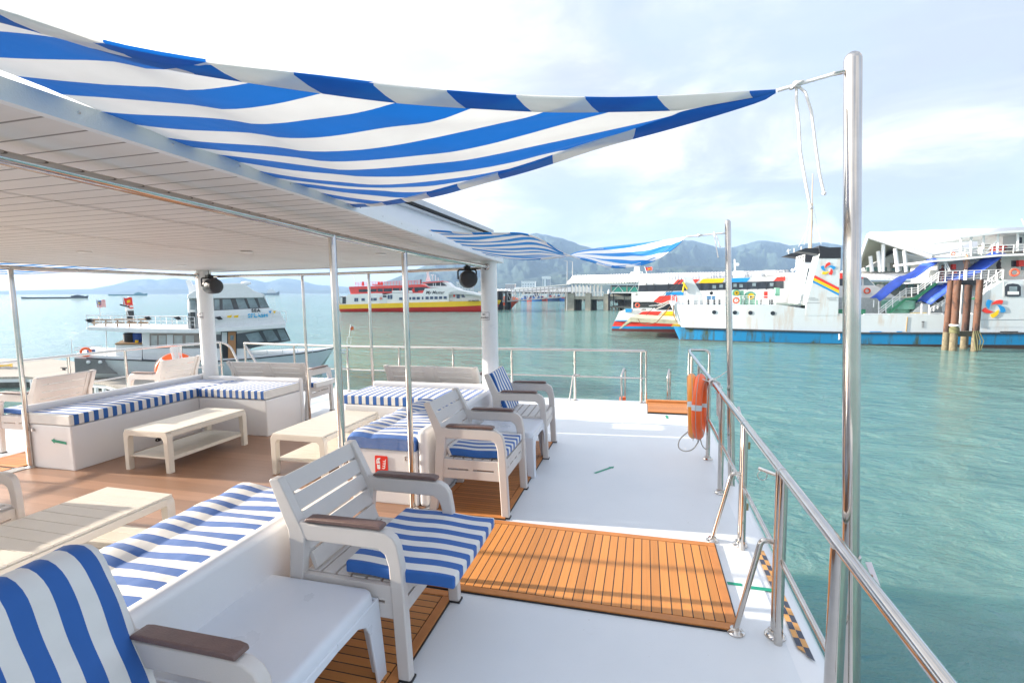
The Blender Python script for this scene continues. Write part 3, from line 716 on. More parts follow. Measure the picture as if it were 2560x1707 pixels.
def smooth_tab(pts, n=48):
    """resample a 3-D polyline by a Catmull-Rom curve, by x-progress"""
    P = [Vector(p) for p in pts]; P = [P[0]*2-P[1]]+P+[P[-1]*2-P[-2]]; out_ = []
    for i in range(1, len(P)-2):
        for k in range(12):
            s = k/12; out_.append(.5*((2*P[i])+(-P[i-1]+P[i+1])*s+(2*P[i-1]-5*P[i]+4*P[i+1]-P[i+2])*s*s+(-P[i-1]+3*P[i]-3*P[i+1]+P[i+2])*s**3))
    out_.append(P[-2]); L_ = [0]
    for a, c in zip(out_, out_[1:]): L_.append(L_[-1]+(c-a).length)
    res = []
    for k in range(n+1):
        d = L_[-1]*k/n; i = max(j for j in range(len(L_)) if L_[j] <= d+1e-9); i = min(i, len(out_)-2); q = (d-L_[i])/max(1e-9, L_[i+1]-L_[i]); res.append(out_[i].lerp(out_[i+1], min(1, q)))
    return res
def sail(near, far, m, label, sag, uvy0, hem=.078, ruff=.014, tilt=.3, group='striped shade sails'):
    nu, nv = 48, 36
    A = smooth_tab(near, nu); B = smooth_tab(far, nu)
    y0, y1 = near[0][1], far[0][1]; ap = near[-1]
    b = MB(); uvs = []
    for j in range(nv+1):
        w = j/nv
        for i in range(nu+1):
            t_ = i/nu
            p = A[i].lerp(B[i], w); width = (B[i]-A[i]).length
            p.z -= sag*math.sin(math.pi*w)*min(1, width*1.2)*math.sin(math.pi*min(1, t_*.9+.1))
            p.z += ruff*noise.noise(Vector((t_*5, w*9, .3)))*min(1, width*2)
            b.v.append(tuple(p)); uvs.append((p.y+uvy0-tilt*(p.x+1.5), p.x))
    for j in range(nv):
        for i in range(nu): b.f.append((j*(nu+1)+i, j*(nu+1)+i+1, (j+1)*(nu+1)+i+1, (j+1)*(nu+1)+i)); b.mi.append(0)
    t = thing('shade_sail', tuple(near[0]), label, 'shade sail', group)
    it = iter(uvs); b.build('canvas', m, t, world=True, uv=lambda v: next(it)) if False else None
    # parent-space vertices by hand so that the UV order is kept
    b.v = [tuple(Vector(v)-Vector(near[0])) for v in b.v]; it = iter(uvs)
    b.build('canvas', m, t, uv=lambda v: next(it), ang=80)
    for E, F, nm in ((A, B, 0), (B, A, 1)):          # folded hems: a second layer, stripes running the other way
        h_ = MB(); hu = []
        for i in range(nu+1):
            dirn = (F[i]-E[i]); wd = min(hem, dirn.length*.45); dirn = dirn.normalized() if dirn.length > 1e-6 else Vector((0, 1, 0))
            for k, (q, dz) in enumerate(((0, .0), (.0, -.006), (.5, -.009), (1., -.006), (1., .004))):
                p = E[i]+dirn*wd*q; s_ = min(1, (q*wd)/max(1e-6, (F[i]-E[i]).length)); p.z -= sag*math.sin(math.pi*s_)*min(1, (F[i]-E[i]).length*1.2)*math.sin(math.pi*min(1, (i/nu)*.9+.1)); p.z += dz
                h_.v.append(tuple(p-Vector(near[0]))); yE = E[i].y-tilt*(E[i].x+1.5); hu.append((yE-(p.y-tilt*(p.x+1.5)-yE)*.12+uvy0, p.x))
        for i in range(nu):
            for k in range(4): h_.f.append((i*5+k, i*5+k+1, (i+1)*5+k+1, (i+1)*5+k)); h_.mi.append(0)
        it2 = iter(hu); h_.build('hem', m, t, uv=lambda v: next(it2), ang=80)
    return t
near1 = [(-1.5, .35, 2.39), (-1.201, .724, 2.366), (-1.084, .86, 2.346), (-.874, 1.091, 2.361), (-.699, 1.269, 2.377), (-.5, 1.456, 2.404), (-.314, 1.616, 2.428), (-.112, 1.774, 2.462), (.102, 1.923, 2.499), (.41, 2.104, 2.548), (.47, 2.135, 2.556)]
far1 = [(-1.5, 2.42, 2.29), (-1.305, 2.32, 2.27), (-1.1, 2.233, 2.262), (-.888, 2.16, 2.268), (-.7, 2.111, 2.289), (-.453, 2.069, 2.322), (-.18, 2.052, 2.38), (.08, 2.064, 2.43), (.271, 2.091, 2.476), (.423, 2.123, 2.521), (.47, 2.135, 2.548)]
s1 = sail(near1, far1, SAIL, 'big striped shade sail overhead tied to the nearest pole', .035, .08)
near2 = [(-1.5, 3.34, 2.28), (-1.28, 3.52, 2.27), (-1.1, 3.67, 2.28), (-.92, 3.82, 2.285), (-.79, 3.92, 2.24), (-.64, 4.05, 2.14), (-.42, 4.23, 2.07), (-.3, 4.33, 2.03), (-.11, 4.49, 2.035), (.08, 4.64, 2.09), (.26, 4.79, 2.21), (.36, 4.87, 2.31)]
far2 = [(-1.67, 5.24, 2.25), (-1.4, 5.20, 2.20), (-1.14, 5.16, 2.175), (-.78, 5.1, 2.19), (-.66, 5.08, 2.23), (-.44, 5.05, 2.26), (-.02, 4.99, 2.285), (.36, 4.9, 2.315)]
s2 = sail(near2, far2, SAIL2, 'smaller fluttering striped sail tied to the further pole', .02, .0, hem=.05, tilt=0.)
s3 = sail([(-6.84, 3.3, 2.26), (-7.4, 3.6, 2.22), (-8.2, 4.1, 2.18), (-9.0, 4.6, 2.25)], [(-6.75, 5.2, 2.24), (-7.4, 5.1, 2.22), (-8.2, 4.9, 2.2), (-9.0, 4.7, 2.25)], SAIL2, 'striped sail glimpsed under the left edge of the roof', .02, .0)
def tie(p0, p1, drops, label, r=.006, rk=.016):
    t = thing('tie_rope', tuple(p0), label, 'rope', 'white ropes tying the sails')
    a = Vector(p0); c = Vector(p1); b = MB()
    off = Vector((0, .008, .004)); b.tube([a+off, a.lerp(c, .5)+off*.5, c+off], r, 8).tube([a-off, a.lerp(c, .5)-off*.5, c-off], r, 8)
    b.build('lashing', ROPE, t, world=True)
    k = a.lerp(c, .33); b = MB()
    for i in range(3):
        ang = i*2.1; pts = [k+Vector((rk*1.3*math.cos(s)*(.6+.4*math.cos(ang)), rk*math.sin(s)*math.cos(ang), rk*math.sin(s)*math.sin(ang)+rk*.6*math.cos(s+ang))) for s in [2*math.pi*q/12 for q in range(13)]]
        b.tube(pts, r*1.05, 8)
    b.build('knot', ROPE, t, world=True)
    for d in drops:
        MB().tube([k+Vector(q) for q in d], r*.95, 8).ball(tuple(k+Vector(d[-1])), r*1.5, 5).build('loose_end', ROPE, t, world=True)
tie((.475, 2.14, 2.552), (.672, 2.12, 2.585), [[(0, 0, 0), (.0, .0, -.05), (.012, 0, -.14), (.02, .0, -.24), (.045, 0, -.37), (.062, 0, -.45)], [(0, 0, 0), (.03, -.0, -.03), (.052, 0, -.10), (.07, 0, -.22), (.088, .0, -.33), (.105, 0, -.40)]], 'white rope tying the big sail to the nearest pole', .0055)
tie((.37, 4.89, 2.315), (.69, 4.92, 2.335), [[(.13, 0, .03), (.14, 0, -.04), (.155, 0, -.12), (.17, 0, -.20)], [(.13, 0, .03), (.16, .0, -.03), (.185, 0, -.11)]], 'white rope tying the smaller sail to the further pole', .005)
draped()
# ---- life rings
def lifebuoy(loc, mw, label, ang0=0):
    t = bpy.data.objects.new('lifebuoy', None); COL.objects.link(t); t.matrix_world = mw; tag(t, label, 'lifebuoy', 'orange lifebuoys'); DECKSET.append(t); BASE[t.name] = mw.copy()
    R0, r0 = .285, .060
    def ring(a0, a1, rs=1.0, zs=1.0):
        n = max(3, int((a1-a0)/R_(6)))
        return [(R0*math.cos(a0+(a1-a0)*i/n), R0*math.sin(a0+(a1-a0)*i/n), 0) for i in range(n+1)]
    b = MB(); b.tube(ring(0, 2*math.pi)[:-1], r0, 20, closed=True); b.build('ring', ORANGE, t)
    b = MB(); 
    for k in range(4):
        a = R_(45+90*k); b.tube(ring(a-R_(5), a+R_(5)), r0+.002, 20, cap=False)
    b.build('reflective_band', SILVER, t)
    b = MB(); pts = []
    for k in range(4):
        a = R_(90*k); 
        for i in range(9):
            q = i/8; aa = a+R_(90)*q; rr = R0+r0+.006+.016*math.sin(math.pi*q); pts.append((rr*math.cos(aa), rr*math.sin(aa), 0))
    b.tube(pts, .0035, 6, closed=False); b.build('grab_line', ROPEG, t)
    return t
mwb = Matrix.Translation((.575, 5.47, .61)) @ Matrix.Rotation(R_(-12), 4, 'Z') @ Matrix.Rotation(R_(90), 4, 'Y') @ Matrix.Rotation(R_(36), 4, 'Z') @ Matrix.Diagonal((1, 1, .82, 1))
lb = lifebuoy(None, mwb, 'orange lifebuoy hanging on the right rail next to the far pole')
lb2 = copy_tree(lb); lb2.matrix_world = Matrix.Translation((.505, 5.53, .60)) @ Matrix.Rotation(R_(-4), 4, 'Z') @ Matrix.Rotation(R_(88), 4, 'Y') @ Matrix.Rotation(R_(30), 4, 'Z') @ Matrix.Diagonal((1, 1, .82, 1)); lb2['label'] = 'amber lifebuoy hanging inside the orange one on the right rail'; DECKSET.append(lb2)
for c in kids(lb2):
    if c.name.startswith('ring'): c.data = c.data.copy(); c.data.materials[0] = AMBER
lb3 = copy_tree(lb); lb3.matrix_world = Matrix.Translation((-8.72, 7.50, .46)) @ Matrix.Rotation(R_(132), 4, 'Z') @ Matrix.Rotation(R_(90), 4, 'Y'); lb3['label'] = 'orange lifebuoy under a bundle of white line on the left rail'; DECKSET.append(lb3)
def rope_bundle(c, h, w, label, n=26, seed=1, dr=(0, 1, 0)):
    rnd = random.Random(seed); t = thing('rope_bundle', c, label, 'rope bundle', 'white rope bundles'); b = MB(); d = Vector(dr)
    for k in range(n):
        x = rnd.uniform(-w, w); ph = rnd.uniform(0, 6); a = h*rnd.uniform(.7, 1)
        pts = []
        for i in range(15):
            s = i/14*2*math.pi
            pts.append(Vector(c)+d*(x*.6+.35*w*math.sin(s+ph)*1.0)+Vector((rnd.uniform(-.012, .012), 0, -a*.5+a*.5*math.cos(s)+.02*math.sin(3*s+ph))))
        b.tube(pts, .0042, 5, closed=False, cap=False)
    b.build('coil', ROPE, t, world=True)
    MB().tube([Vector(c)+Vector((0, 0, -.10))+Vector((.03*math.cos(q), .05*math.sin(q), .006*q)) for q in [i*.5 for i in range(30)]], .005, 6).build('whipping', ROPE, t, world=True)
    return t
rope_bundle((.74, 5.33, .87), .34, .10, 'bundle of white throwing line hung outside the right rail', 30, 2)
rope_bundle((-8.60, 7.42, .93), .36, .10, 'tangle of white throwing line above the left lifebuoy', 24, 5, (.65, .76, 0))
t = thing('tie_rope', (.6, 5.35, .88), 'white line tied round the right rail above the lifebuoys', 'rope')
b = MB(); 
for k in range(4): b.tube([(.68+.035*math.cos(q), 5.28+.02*k+.01*math.sin(q*.5), .895+.035*math.sin(q)) for q in [2*math.pi*i/12 for i in range(13)]], .005, 6)
b.tube([(.66, 5.3, .92), (.72, 5.26, .96), (.75, 5.22, .99), (.79, 5.2, 1.03)], .005, 6).tube([(.65, 5.32, .90), (.58, 5.36, .92), (.54, 5.42, .88), (.54, 5.45, .80)], .005, 6).tube([(.65, 5.34, .90), (.56, 5.5, .9), (.50, 5.55, .84), (.49, 5.55, .7)], .005, 6)
b.build('line', ROPE, t, world=True)
single(MB().tube(smooth_tab([(.58, 5.47, .29), (.56, 5.42, .24), (.50, 5.35, .18), (.42, 5.30, .17), (.36, 5.32, .2), (.38, 5.42, .26), (.47, 5.5, .33)], 30), .006, 8).tube(smooth_tab([(.58, 5.47, .29), (.60, 5.40, .21), (.64, 5.38, .18), (.67, 5.40, .22), (.67, 5.45, .32), (.65, 5.5, .5)], 30), .006, 8), 'hanging_line', ROPEG, (.55, 5.4, .17), 'grey cord looping below the orange lifebuoy', 'rope')
# ---- speakers
def speaker(c, rz, label):
    t = thing('speaker', c, label, 'speaker', 'black outdoor speakers', rz=rz)
    MB().lathe([(0, -.155), (.045, -.148), (.085, -.12), (.108, -.06), (.112, .0), (.108, .06), (.10, .09)], (0, 0, 0), 28, 'x').build('body', mat('black_plastic', (.02, .02, .022), .35, bump=.2, bscale=300), t, ang=60)
    MB().lathe([(.104, .088), (.106, .096), (.098, .112), (.06, .128), (0, .134)], (0, 0, 0), 28, 'x').build('grille', mat('grille_black', (.035, .035, .038), .55, bump=.8, bscale=500), t, ang=60)
    MB().tube(bend([(-.06, -.115, 0), (-.06, -.115, .12), (-.06, .115, .12), (-.06, .115, 0)], .03), .010, 8).build('yoke', BLACK, t)
    MB().box(-.10, -.02, -.04, .04, .115, .165).lathe([(.02, 0), (.02, .06)], (-.06, 0, .12), 12).build('bracket', BLACK, t, bev=.005)
    MB().tube([(-.06, 0, .17), (-.14, .04, .19), (-.2, .07, .24), (-.24, .09, .30)], .006, 8).build('cable', BLACK, t)
    return t
speaker((-6.10, 5.92, 2.0), R_(-14), 'black bullet speaker hanging beside the left column')
speaker((-2.12, 5.86, 2.01), R_(-62), 'black round speaker hanging beside the right column')
# ---- signs and tapes
def wrap_text(s, size, m, parent, cx_, cy_, r, ang, z, bold=0):
    q = text(s, size, m, parent, Matrix.Identity(4), .0004, bold=bold)
    inv = BASE[parent.name].inverted()
    for v in q.data.vertices:
        a = ang+v.co.x/r; rr = r+.0006+v.co.z; v.co = inv @ Vector((cx_+rr*math.sin(a), cy_-rr*math.cos(a), z+v.co.y))
    return q
def column_sign(cx_, cy_, r, ang, z, w, h, label, icon=False):
    t = thing('no_smoking_sign', (cx_, cy_, z), label, 'sign', 'no smoking stickers on the columns')
    def plate(w, h, rr):
        b = MB(); n = 12
        b.grid(lambda u, v: (cx_+rr*math.sin(ang+(u-.5)*w/r), cy_-rr*math.cos(ang+(u-.5)*w/r), z+(v-.5)*h), n, 1); return b
    plate(w, h, r+.0015).build('plate', INK, t, world=True); plate(w-.008, h-.008, r+.0022).build('panel', SWHITE, t, world=True)
    q = ang+(.028/r if icon else 0)
    wrap_text('NO', .030, INK, t, cx_, cy_, r+.0022, q, z+.021, .0008); wrap_text('SMOKING', .030 if not icon else .026, INK, t, cx_, cy_, r+.0022, q, z-.020, .0008)
    if icon:
        b = MB(); n = 20
        def P(x, y): a = ang+(x-.058)/r; return (cx_+(r+.0035)*math.sin(a), cy_-(r+.0035)*math.cos(a), z+y)
        b.tube([P(.022*math.cos(k*2*math.pi/n), .022*math.sin(k*2*math.pi/n)) for k in range(n)], .0022, 5, closed=True); b.tube([P(-.016, .016), P(.016, -.016)], .002, 5); b.build('symbol', RED, t, world=True)
column_sign(-1.925, 6.1, .107, R_(-24), 1.545, .15, .10, 'white NO SMOKING sticker on the right column')
column_sign(-6.435, 6.1, .107, R_(-28+6), 1.57, .17, .085, 'white NO SMOKING sticker with red symbol on the left column', True)
def fire_sign():
    t = thing('fire_extinguisher_sign', (-2.2, 3.76, .25), 'red sign reading Fire Extinguisher on the bench end', 'sign')
    x0, x1, z0, z1, y = -2.262, -2.138, .235, .432, 3.766
    def rr(x0, x1, z0, z1, r):
        o = []
        for cx_, cz, a0 in ((x1-r, z1-r, 0), (x0+r, z1-r, 90), (x0+r, z0+r, 180), (x1-r, z0+r, 270)):
            for i in range(5): a = R_(a0+22.5*i); o.append((cx_+r*math.cos(a), cz+r*math.sin(a)))
        return o
    MB().prism(rr(x0, x1, z0, z1, .012), y-.0015, y, 'y').build('plate', RED, t, world=True)
    yy = (y-.0025, y-.0015)
    b = MB()
    b.prism(rr(-2.242, -2.212, .312, .385, .008), *yy)                    # extinguisher body
    b.prism([(-2.236, .388), (-2.218, .388), (-2.216, .398), (-2.206, .407), (-2.21, .413), (-2.228, .410), (-2.24, .405), (-2.25, .385), (-2.251, .36), (-2.246, .36), (-2.245, .382), (-2.238, .398)], *yy)
    def flame(cx_, cz, s):
        return [(cx_+s*a, cz+s*c) for a, c in ((-.018, .006), (-.012, .0), (-.004, -.002), (.005, .0), (.012, .008), (.013, .018), (.009, .024), (.006, .012), (.0, .006), (-.008, .006))]
    for k in range(4): b.prism(flame(-2.177+.003*k, .318+.021*k, 1.15-.05*k), *yy)
    b.build('pictogram', SWHITE, t, world=True)
    MB().prism([(-2.238, .352), (-2.216, .352), (-2.216, .362), (-2.238, .362)], y-.003, y-.0026, 'y').build('pictogram_label', RED, t, world=True)
    inv = BASE[t.name].inverted()
    fm = lambda x, z: inv @ face_mat((x, y-.0018, z), (1, 0, 0), (0, 0, 1))
    text('Fire', .026, SWHITE, t, fm(-2.2, .286), .0006, bold=.0007); text('Extinguisher', .0235, SWHITE, t, fm(-2.2, .262), .0006, bold=.0007, spacing=.92)
    MB().prism([(-2.216, .236), (-2.184, .236), (-2.184, .242), (-2.216, .242)], *yy).build('lettering', SWHITE, t, world=True)
fire_sign()
single(MB().box(-1.965, -1.945, 3.745, 3.766, .41, .445).tube([(-1.955, 3.75, .43), (-1.92, 3.735, .43), (-1.905, 3.72, .43)], .004, 6), 'latch', STEELB, (-1.955, 3.75, .41), 'small steel catch between the bench end and the steel post', 'latch', 'bench catches')
single(MB().box(mir(-1.945), mir(-1.965), 3.745, 3.766, .41, .445), 'latch', STEELB, (mir(-1.955), 3.75, .41), 'small steel catch at the outer corner of the left bench', 'latch', 'bench catches')
def arrow(p, q, w, z, label, hw=None, axis='z', g='green direction arrows'):
    """flat tape arrow from p to q"""
    a = Vector((p[0], p[1])); c = Vector((q[0], q[1])); d = (c-a).normalized(); n = Vector((-d.y, d.x)); hw = hw or w*1.6; hl = hw*1.1
    o = [a+n*w/2, c-d*hl+n*w/2, c-d*hl+n*hw/2*1.3, c, c-d*hl-n*hw/2*1.3, c-d*hl-n*w/2, a-n*w/2]
    o = [(v.x, v.y) for v in o]
    if axis == 'z': b = MB().prism(o, z, z+.001, 'z'); base = (p[0], p[1], z)
    else: b = MB().prism(o, z-.001, z, 'y'); base = (p[0], z, p[1])
    return single(b, 'green_arrow', GREEN, base, label, 'floor arrow', g)
arrow((-5.94, .305), (-6.16, .325), .028, 3.766, 'green arrow taped on the end of the left bench', axis='y')
arrow((-.47, 4.92), (-.29, 5.16), .03, .001, 'green tape arrow lying alone on the white deck')
arrow((.34, 7.36), (.33, 7.56), .035, .001, 'tiny green tape mark in front of the boarding step')
single(MB().box(.515, .60, 3.16, 3.19, .001, .002).box(.615, .78, 3.14, 3.175, .001, .002), 'green_tape', GREEN, (.6, 3.16, .001), 'broken green tape line between the teak mat and the rail', 'tape')
def checker():
    b = MB(); cm = [mat('checker_orange', (.66, .33, .10), .5), mat('checker_black', (.05, .06, .09), .5)]
    for row in range(2):
        for k in range(16):
            b.cur = (row+k) % 2; x = .768+row*.029; y = 2.60+k*.066
            dy = .05 if (k == 0) else 0
            b.add([(x, y+row*.0+dy*(1-row), .0006), (x+.028, y+(dy if k == 0 and row == 0 else 0)-.03*(k == 0), .0006-.003*row), (x+.028, y+.066, .0006-.003*row), (x, y+.066, .0006)], [(0, 1, 2, 3)])
    single(b, 'checkered_tape', cm, (.79, 3.1, 0), 'orange and black checkered warning tape on the deck edge', 'tape')
checker()
single(MB().lathe([(.075, 0), (.078, .006), (.072, .010), (0, .011)], (0, 0, 0), 32).xf(Matrix.Translation((-5.14, 5.322, .23)) @ Matrix.Rotation(R_(90), 4, 'X')), 'inspection_hatch', WHITE, (-5.14, 5.32, .23), 'round white inspection cover low on the left bench front', 'hatch', ang=50)
t = thing('power_outlet', (-5.745, 4.63, .11), 'black oval outlet low on the side of the left bench', 'outlet')
MB().lathe([(.03, 0), (.031, .004), (.026, .007), (0, .006)], (0, 0, 0), 20, 'x').xf(Matrix.Diagonal((1, 1.5, .8, 1))).build('cover', BLACK, t)
MB().lathe([(.006, .0065), (0, .009)], (0, -.018, 0), 10, 'x').lathe([(.006, .0065), (0, .009)], (0, .018, 0), 10, 'x').build('screw', STEELB, t)
# ================================================================ HARBOUR
def ray(u, v): return RW @ Vector(((u-CX)/F_PX, -(v-CY)/F_PX, -1.0))
def ground(u, v, z=SEA):
    r = ray(u, v); return EYE+r*((z-1.8)/r.z)
class Plane:
    """upright plane through two water level points; local x along it, y away from the viewer, z above the water"""
    def __init__(s, p1, p2, z=SEA):
        s.o = Vector((p1[0], p1[1], z)); d = Vector((p2[0]-p1[0], p2[1]-p1[1], 0)).normalized(); s.x = d; s.y = Vector((-d.y, d.x, 0)); s.rz = math.atan2(d.y, d.x)
    def q(s, u, v, d=0.):
        r = ray(u, v); k = ((s.o+s.y*d-EYE).dot(s.y))/r.dot(s.y); p = EYE+r*k-s.o
        return (p.dot(s.x), p.z)
class Build:
    def __init__(s, pl, root, z=None): s.pl = pl; s.root = root; s.z = z or (lambda x, y: (x, y))
    def P(s, p, d=0.): return s.pl.q(*s.z(*p), d)
    def poly(s, name, m, pts, d0, d1, parent=None, bev=0, label=None):
        o = MB().prism([s.P(p, min(d0, d1)) for p in pts][::-1], d0, d1, 'y').build(name, m, parent or s.root, bev=bev)
        if label: o['label'] = label
        return o
    def rect(s, name, m, x0, y0, x1, y1, d0, d1, **k): return s.poly(name, m, [(x0, y0), (x1, y0), (x1, y1), (x0, y1)], d0, d1, **k)
    def line(s, name, m, segs, r, d=0., n=6, parent=None):
        b = MB()
        for sg in segs:
            pts = []
            for p in sg:
                dd = p[2] if len(p) > 2 else d; a = s.P(p[:2], dd); pts.append((a[0], dd, a[1]))
            b.tube(pts, r, n)
        return b.build(name, m, parent or s.root)
    def rail(s, name, m, pts, h, n, d=0., r=.02, mids=2, parent=None):
        """handrail: pts = foot line, h in picture units"""
        b = MB(); P = []
        for p in pts: a = s.P(p, d); c = s.P((p[0], p[1]-h), d); P.append((Vector((a[0], d, a[1])), c[1]-a[1]))
        L_ = [0]
        for i in range(1, len(P)): L_.append(L_[-1]+(P[i][0]-P[i-1][0]).length)
        def at(q):
            x = L_[-1]*q
            for i in range(1, len(P)):
                if x <= L_[i]+1e-6: k = (x-L_[i-1])/max(1e-6, L_[i]-L_[i-1]); return P[i-1][0].lerp(P[i][0], k), P[i-1][1]*(1-k)+P[i][1]*k
        for k in range(n+1): p, hh = at(k/n); b.tube([p, p+Vector((0, 0, hh))], r, 6)
        for j in range(mids+1):
            b.tube([p+Vector((0, 0, hh*(j+1)/(mids+1))) for p, hh in P], r*(1 if j == mids else .7), 6)
        return b.build(name, m, parent or s.root)
    def hull(s, name, m, top, bot, beam, full, draft=.5, flare=.86, d=0.):
        """lofted hull: matched picture points along sheer and waterline; full = fullness 0..1 per station"""
        st = []
        for (a, c, f) in zip(top, bot, full):
            A = s.P(a, d); C = s.P(c, d); h = beam/2; sec = []
            for (k, w) in ((0, f), (.5, f*(.5+.5*flare)), (1, f*flare), (1.001, f*flare*.7)):
                x = A[0]+(C[0]-A[0])*min(k, 1); z = A[1]+(C[1]-A[1])*min(k, 1)-(draft if k > 1 else 0); sec.append((x, d+h*(1-w), z))
            st.append(sec+[(x, d+beam-(y-d), z) for x, y, z in reversed(sec)])
        n = len(st[0]); b = MB(); b.add(sum(st, []), [tuple(range(n)), tuple(range((len(st)-1)*n+n-1, (len(st)-1)*n-1, -1))]+[(i*n+k, (i+1)*n+k, (i+1)*n+(k+1) % n, i*n+(k+1) % n) for i in range(len(st)-1) for k in range(n)])
        return b.build(name, m, s.root, ang=50)
def zoomer(sc, ox, oy): return lambda x, y: (ox+x/sc, oy+y/sc)
# ---- water
def water():
    m, t, p = _new('sea_water')
    g = nd(t, 'ShaderNodeNewGeometry')
    def nz(scale, sx, sy, det, rough=.55, rot=0., dist=0.):
        mp = nd(t, 'ShaderNodeMapping'); mp.inputs['Scale'].default_value = (sx, sy, 1); mp.inputs['Rotation'].default_value = (0, 0, rot); t.links.new(g.outputs['Position'], mp.inputs[0])
        n = nd(t, 'ShaderNodeTexNoise', inp={'Scale': scale, 'Detail': det, 'Roughness': rough, 'Distortion': dist}); t.links.new(mp.outputs[0], n.inputs[0]); return n.outputs[0]
    a = nz(.55, .8, 1.5, 8, .62, R_(12), .5); c = nz(.16, .6, 1.3, 5, .5, R_(-8), .3); e = nz(1.9, .8, 1.35, 5, .6, R_(20), .6)
    h = M('ADD', M('MULTIPLY', c, .9, None, t), M('ADD', M('MULTIPLY', a, .8, None, t), M('MULTIPLY', e, .24, None, t), None, t), None, t)
    b = nd(t, 'ShaderNodeBump', inp={'Strength': 1., 'Distance': 1.15}); t.links.new(h, b.inputs['Height']); t.links.new(b.outputs[0], p.inputs['Normal'])
    patch = nz(.03, 1, 2, 4)
    col = ramp(t, M('MULTIPLY_ADD', patch, .6, M('MULTIPLY', a, .45, None, t), t), [(.25, (.10, .21, .195)), (.75, (.175, .33, .30))])
    t.links.new(col, p.inputs['Base Color']); p.inputs['Roughness'].default_value = .05; p.inputs['IOR'].default_value = 1.333; p.inputs['Subsurface Weight'].default_value = .65; p.inputs['Subsurface Radius'].default_value = (2., 6., 6.); p.inputs['Subsurface Scale'].default_value = 1.
    b_ = MB(); 
    R = 8800; b_.add([(-R, -400, SEA), (R, -400, SEA), (R, R, SEA), (-R, R, SEA)], [(0, 1, 2, 3)])
    struct(b_, 'sea_water', m, deck=False)
water()
# ---- hills
def hills(name, ridge, D, depth, seed, m, base=None):
    us = np.array([r[0] for r in ridge], float); vs = np.array([r[1] for r in ridge], float)
    n = int((us[-1]-us[0])/4.5); rows = 34; b = MB(); fwd = -(RW @ Vector((0, 0, 1))); fwd.z = 0; fwd.normalize()
    U = np.linspace(us[0], us[-1], n+1); V = np.interp(U, us, vs)
    for j in range(rows+1):
        w = j/rows
        for i in range(n+1):
            r = ray(U[i], V[i]); k = D/(r.dot(fwd)); p = EYE+r*k; zr = p.z-SEA
            q = EYE+r*((D-depth*w)/(r.dot(fwd)))
            nn = noise.fractal(Vector((U[i]*.022, w*4.5, seed)), 1, 2, 7); n2 = noise.fractal(Vector((U[i]*.07, w*12, seed+9)), 1, 2, 4)
            prof = (1-w)**(.85)
            z = SEA-1+max(0, zr)*min(.985*(1-w*depth/D), prof*(1+.34*nn*min(1, w*4))+.05*n2*min(1, (1-w)*4)*min(1, w*6))
            if j == 0: z = SEA+zr*(1+.010*n2)
            if w > .98: z = SEA-1
            b.v.append((q.x, q.y, z))
    for j in range(rows):
        for i in range(n): a = j*(n+1)+i; b.f.append((a, a+1, a+n+2, a+n+1)); b.mi.append(0)
    struct(b, name, m, deck=False, ang=70)
def forest():
    m, t, p = _new('forest_hills'); g = nd(t, 'ShaderNodeNewGeometry')
    n1 = nd(t, 'ShaderNodeTexNoise', inp={'Scale': .011, 'Detail': 10, 'Roughness': .75}); t.links.new(g.outputs['Position'], n1.inputs[0])
    n2 = nd(t, 'ShaderNodeTexNoise', inp={'Scale': .0035, 'Detail': 4}); t.links.new(g.outputs['Position'], n2.inputs[0])
    f = M('ADD', M('MULTIPLY', n1.outputs[0], .6, None, t), M('MULTIPLY', n2.outputs[0], .5, None, t), None, t)
    t.links.new(ramp(t, f, [(.35, (.008, .024, .026)), (.55, (.020, .048, .034)), (.75, (.07, .11, .045))]), p.inputs['Base Color']); p.inputs['Roughness'].default_value = .9
    b = nd(t, 'ShaderNodeBump', inp={'Strength': 1, 'Distance': 30}); t.links.new(n1.outputs[0], b.inputs['Height']); t.links.new(b.outputs[0], p.inputs['Normal']); return m
FOREST = forest()
hills('far_hills', [(-260, 728), (0, 727), (150, 724), (230, 722), (284, 712), (328, 700), (373, 697), (392, 700), (437, 695), (500, 704), (560, 697), (596, 693), (640, 700), (665, 706), (708, 695), (740, 698), (790, 712), (835, 715), (880, 718), (930, 722), (1000, 726)], 6900, 1500, 4.2, FOREST)
hills('near_headland', [(240, 734), (290, 731), (310, 727), (350, 725), (400, 722), (430, 722), (480, 724), (560, 728), (640, 725), (720, 728), (780, 724), (850, 728), (900, 720), (960, 727), (1010, 731)], 5200, 500, 11.3, FOREST)
hills('main_hills', [(880, 729), (930, 716), (964, 704), (1000, 690), (1035, 676), (1068, 662), (1120, 645), (1170, 632), (1230, 618), (1290, 596), (1320, 587), (1343, 583), (1370, 588), (1410, 597), (1450, 612), (1490, 624), (1540, 622), (1590, 618), (1640, 606), (1685, 598), (1708, 600), (1735, 602), (1770, 612), (1800, 620), (1830, 618), (1865, 610), (1890, 603), (1910, 601), (1945, 606), (1975, 614), (2010, 610), (2060, 606), (2100, 612), (2180, 630), (2300, 660), (2450, 690), (2640, 715), (2800, 735)], 3900, 1500, 21.7, FOREST)
hills('foot_hills', [(1080, 731), (1150, 722), (1230, 716), (1300, 700), (1360, 690), (1400, 678), (1440, 684), (1500, 678), (1560, 676), (1640, 672), (1720, 664), (1800, 668), (1880, 676), (1960, 672), (2100, 690), (2250, 710), (2400, 730)], 2500, 700, 33.1, FOREST)
